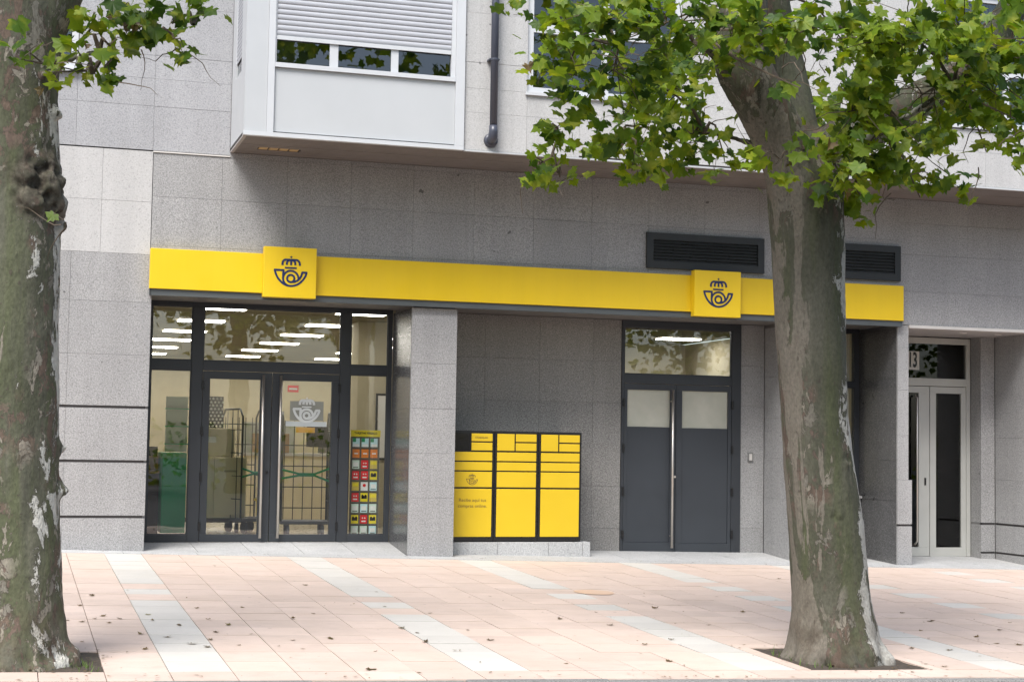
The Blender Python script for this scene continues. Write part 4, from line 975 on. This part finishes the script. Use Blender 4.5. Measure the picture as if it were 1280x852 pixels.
LB = [(.418, -7.9, 3.896, .15, .09, 14), (.697, -7.9, 3.791, .2, .09, 16), (1.077, -7.6, 4.089, .13, .05, 9), (.914, -7.7, 3.94, .16, .06, 8), (.465, -8.2, 3.496, .14, .1, 12), (.299, -8.1, 3.555, .1, .08, 8), (.571, -7.8, 3.988, .2, .06, 10), (.962, -7.8, 3.749, .1, .06, 8), (-.011, -8.4, 3.46, .14, .06, 6), (.178, -8.3, 3.425, .07, .05, 4), (.257, -8.2, 2.533, .03, .03, 1), (.524, -7.9, 3.698, .15, .09, 12)]
plane_tree('plane tree with knobbly burl on its trunk, beside the white stone panels', .03, -7.6, LT, LL, [(.13, -7.73, 2.80, .145), (.18, -7.70, 2.68, .12), (.06, -7.82, 2.70, .11), (.13, -7.74, 2.93, .105), (.02, -7.82, 2.85, .10), (.2, -7.68, 2.58, .08), (.305, -7.64, 1.14, .04), (.31, -7.64, .87, .055), (.19, -7.7, 3.3, .05)], LB, [((-.5, -7.5, 6.4), (2.8, 2.6, 1.7), 700)], 8)

# ------------------------------------------------------------------ fallen leaves
FL = [(.44, -5.68), (.57, -4.81), (.7, -4.11), (.55, -5.76), (.51, -6.77), (.72, -5.44), (.65, -5.58), (.84, -5.57), (.75, -5.8), (1.07, -5.32), (1.08, -5.65), (1.26, -5.91), (.94, -6.38), (.91, -7.1), (1.11, -6.53), (1.25, -6.84), (1.4, -6.65), (1.35, -6.99), (1.5, -4.9), (1.51, -5.58), (1.63, -5.89), (1.48, -6.28), (1.57, -6.91), (1.88, -4.83), (2.04, -1.47), (2.19, -5.5), (1.99, -6.67), (2.41, -5.2), (2.29, -6.59), (2.29, -7.98), (2.49, -7.2), (2.95, -6.02), (3.02, -6.28), (2.96, -6.74), (3.42, -5.1), (3.47, -6.1), (3.49, -6.65), (2.69, -3.12), (3.12, -4.69), (4.46, -5.4), (4.95, -4.96), (4.78, -5.77), (4.66, -6.83), (4.99, -6.58), (3.72, -7.73), (4.53, -7.64), (6.4, -4.87), (5.64, -4.64), (5.68, -5.74), (6.6, -7.9), (8.03, -5.39), (7.15, -7.1), (7.54, -6.02), (8.81, -5.46), (6.85, -7.02), (7.81, -6.75), (8.07, -4.83), (8.39, -5.94), (7.96, -6.84), (8.24, -1.9), (7.92, .72), (6.49, -6.0), (7.03, -6.13), (7.86, -6.39)]
ORD = ['first', 'second', 'third', 'fourth', 'fifth', 'sixth', 'seventh', 'eighth', 'ninth', 'tenth', 'eleventh', 'twelfth', 'thirteenth', 'fourteenth', 'fifteenth', 'sixteenth', 'seventeenth']
def lane(x):
    k = math.floor((x - .99) / 1.98)
    if k < 0: return 'pink tiles left of the first white strip'
    return '%s white strip' % ORD[k] if x - .99 - 1.98 * k < .396 else 'pink tiles between %s and %s white strips' % (ORD[k], ORD[k + 1])
lanes = {}
for q in FL: lanes.setdefault(lane(q[0]), []).append(q)
for q in lanes.values(): q.sort(key=lambda e: e[1])
dry = []
for s in range(5):
    v, f = leaf_mesh(40 + s); rr = random.Random(s); cv = rr.uniform(.35, .9)
    v = [(x, y * .8, abs(z) * .5 + cv * (x * x) * .7 + .25 * rr.random() * abs(y) + .03) for x, y, z in v]
    me = bpy.data.meshes.new('fallen_leaf'); me.from_pydata(v, [], f); me.materials.append(DRYL); dry.append(me)
gme = []
for me in dry[:2]:
    m2 = me.copy(); m2.materials.clear(); m2.materials.append(leaf_mat('fading_leaf', (.13, .12, .035), (.17, .15, .05), (.22, .19, .05))); gme.append(m2)
for i, (x, y) in enumerate(FL):
    gr = i % 11 == 9
    o = bpy.data.objects.new('fallen_leaf', R.choice(gme if gr else dry)); COL.objects.link(o)
    o.location = (x, y, gz(x, y) + .002); s = R.uniform(.038, .085); o.scale = (s * R.uniform(.7, 1.2), s, s * R.uniform(.5, 1.0)); o.rotation_euler = (R.uniform(-.15, .15), R.uniform(-.15, .15), R.uniform(0, 6.28))
    ln = lane(x); tag(o, '%s leaf, %s from kerb, on %s' % ('yellowing' if gr else 'dry brown', ORD[lanes[ln].index((x, y))], ln), 'fallen leaf', 'fallen leaves on the pavement')

# ------------------------------------------------------------------ the far side of the street, seen in the glass
fa = MB(); rr = random.Random(5)
fl_ = MB()
for cx in range(-9, 64, 8):
    fa.tube([(cx, -33, -.6), (cx + .1, -33, 4.2), (cx - .2, -33, 8.5)], [.35, .28, .16], 10)
    for k in range(3200):
        d = Vector((rr.gauss(0, 1), rr.gauss(0, 1), rr.gauss(0, 1))).normalized() * rr.uniform(.35, 1)
        p = Vector((cx + d.x * 3.6, -33 + d.y * 2.8, 8.4 + d.z * 5.2)); m_ = leaf_matrix(p, rr.uniform(.2, .36), rr)
        v, f = rr.choice(LV); n0 = len(fl_.v); fl_.v += [tuple(m_ @ Vector(q)) for q in v]; fl_.f += [tuple(n0 + q for q in t2) for t2 in f]
for k in range(6000):  # low hedge, added out of view to darken the horizon mirrored in the panes
    p = Vector((rr.uniform(-14, 66), rr.uniform(-36.6, -35.4), rr.uniform(-.4, 1.9))); m_ = leaf_matrix(p, rr.uniform(.12, .25), rr)
    v, f = rr.choice(LV); n0 = len(fl_.v); fl_.v += [tuple(m_ @ Vector(q)) for q in v]; fl_.f += [tuple(n0 + q for q in t2) for t2 in f]
fa.build('tree_row', BARK, kind='stuff')
fl_.build('tree_row', LEAF, kind='stuff')

# crumbs of leaf and bark in the pits, along the kerb and along the foot of the wall
lt = MB(); rr = random.Random(12)
for k in range(420):
    u = rr.random()
    if u < .45: a, b_, c, d = PITS[k % 2]; x, y = rr.uniform(a - .12, b_ + .12), rr.uniform(c - .1, d + .12)
    elif u < .65: x, y = rr.uniform(-.5, 7), -8.33 + abs(rr.gauss(0, .12))
    elif u < .78: x, y = rr.uniform(.5, 11), -.05 - abs(rr.gauss(0, .1))
    else: x, y = rr.uniform(-.4, 9), rr.uniform(-8.2, -3.5)
    z = gz(x, y) + .006; s_ = rr.uniform(.004, .014); a = rr.uniform(0, 6.28); n0 = len(lt.v)
    for m_ in range(4): lt.v.append((x + s_ * math.cos(a + m_ * 1.57) * (1.7 if m_ % 2 else .8), y + s_ * math.sin(a + m_ * 1.57) * (1.7 if m_ % 2 else .8), z + rr.uniform(0, .006)))
    lt.f.append((n0, n0 + 1, n0 + 2, n0 + 3))
lt.build('leaf_litter', DRYL, kind='stuff')
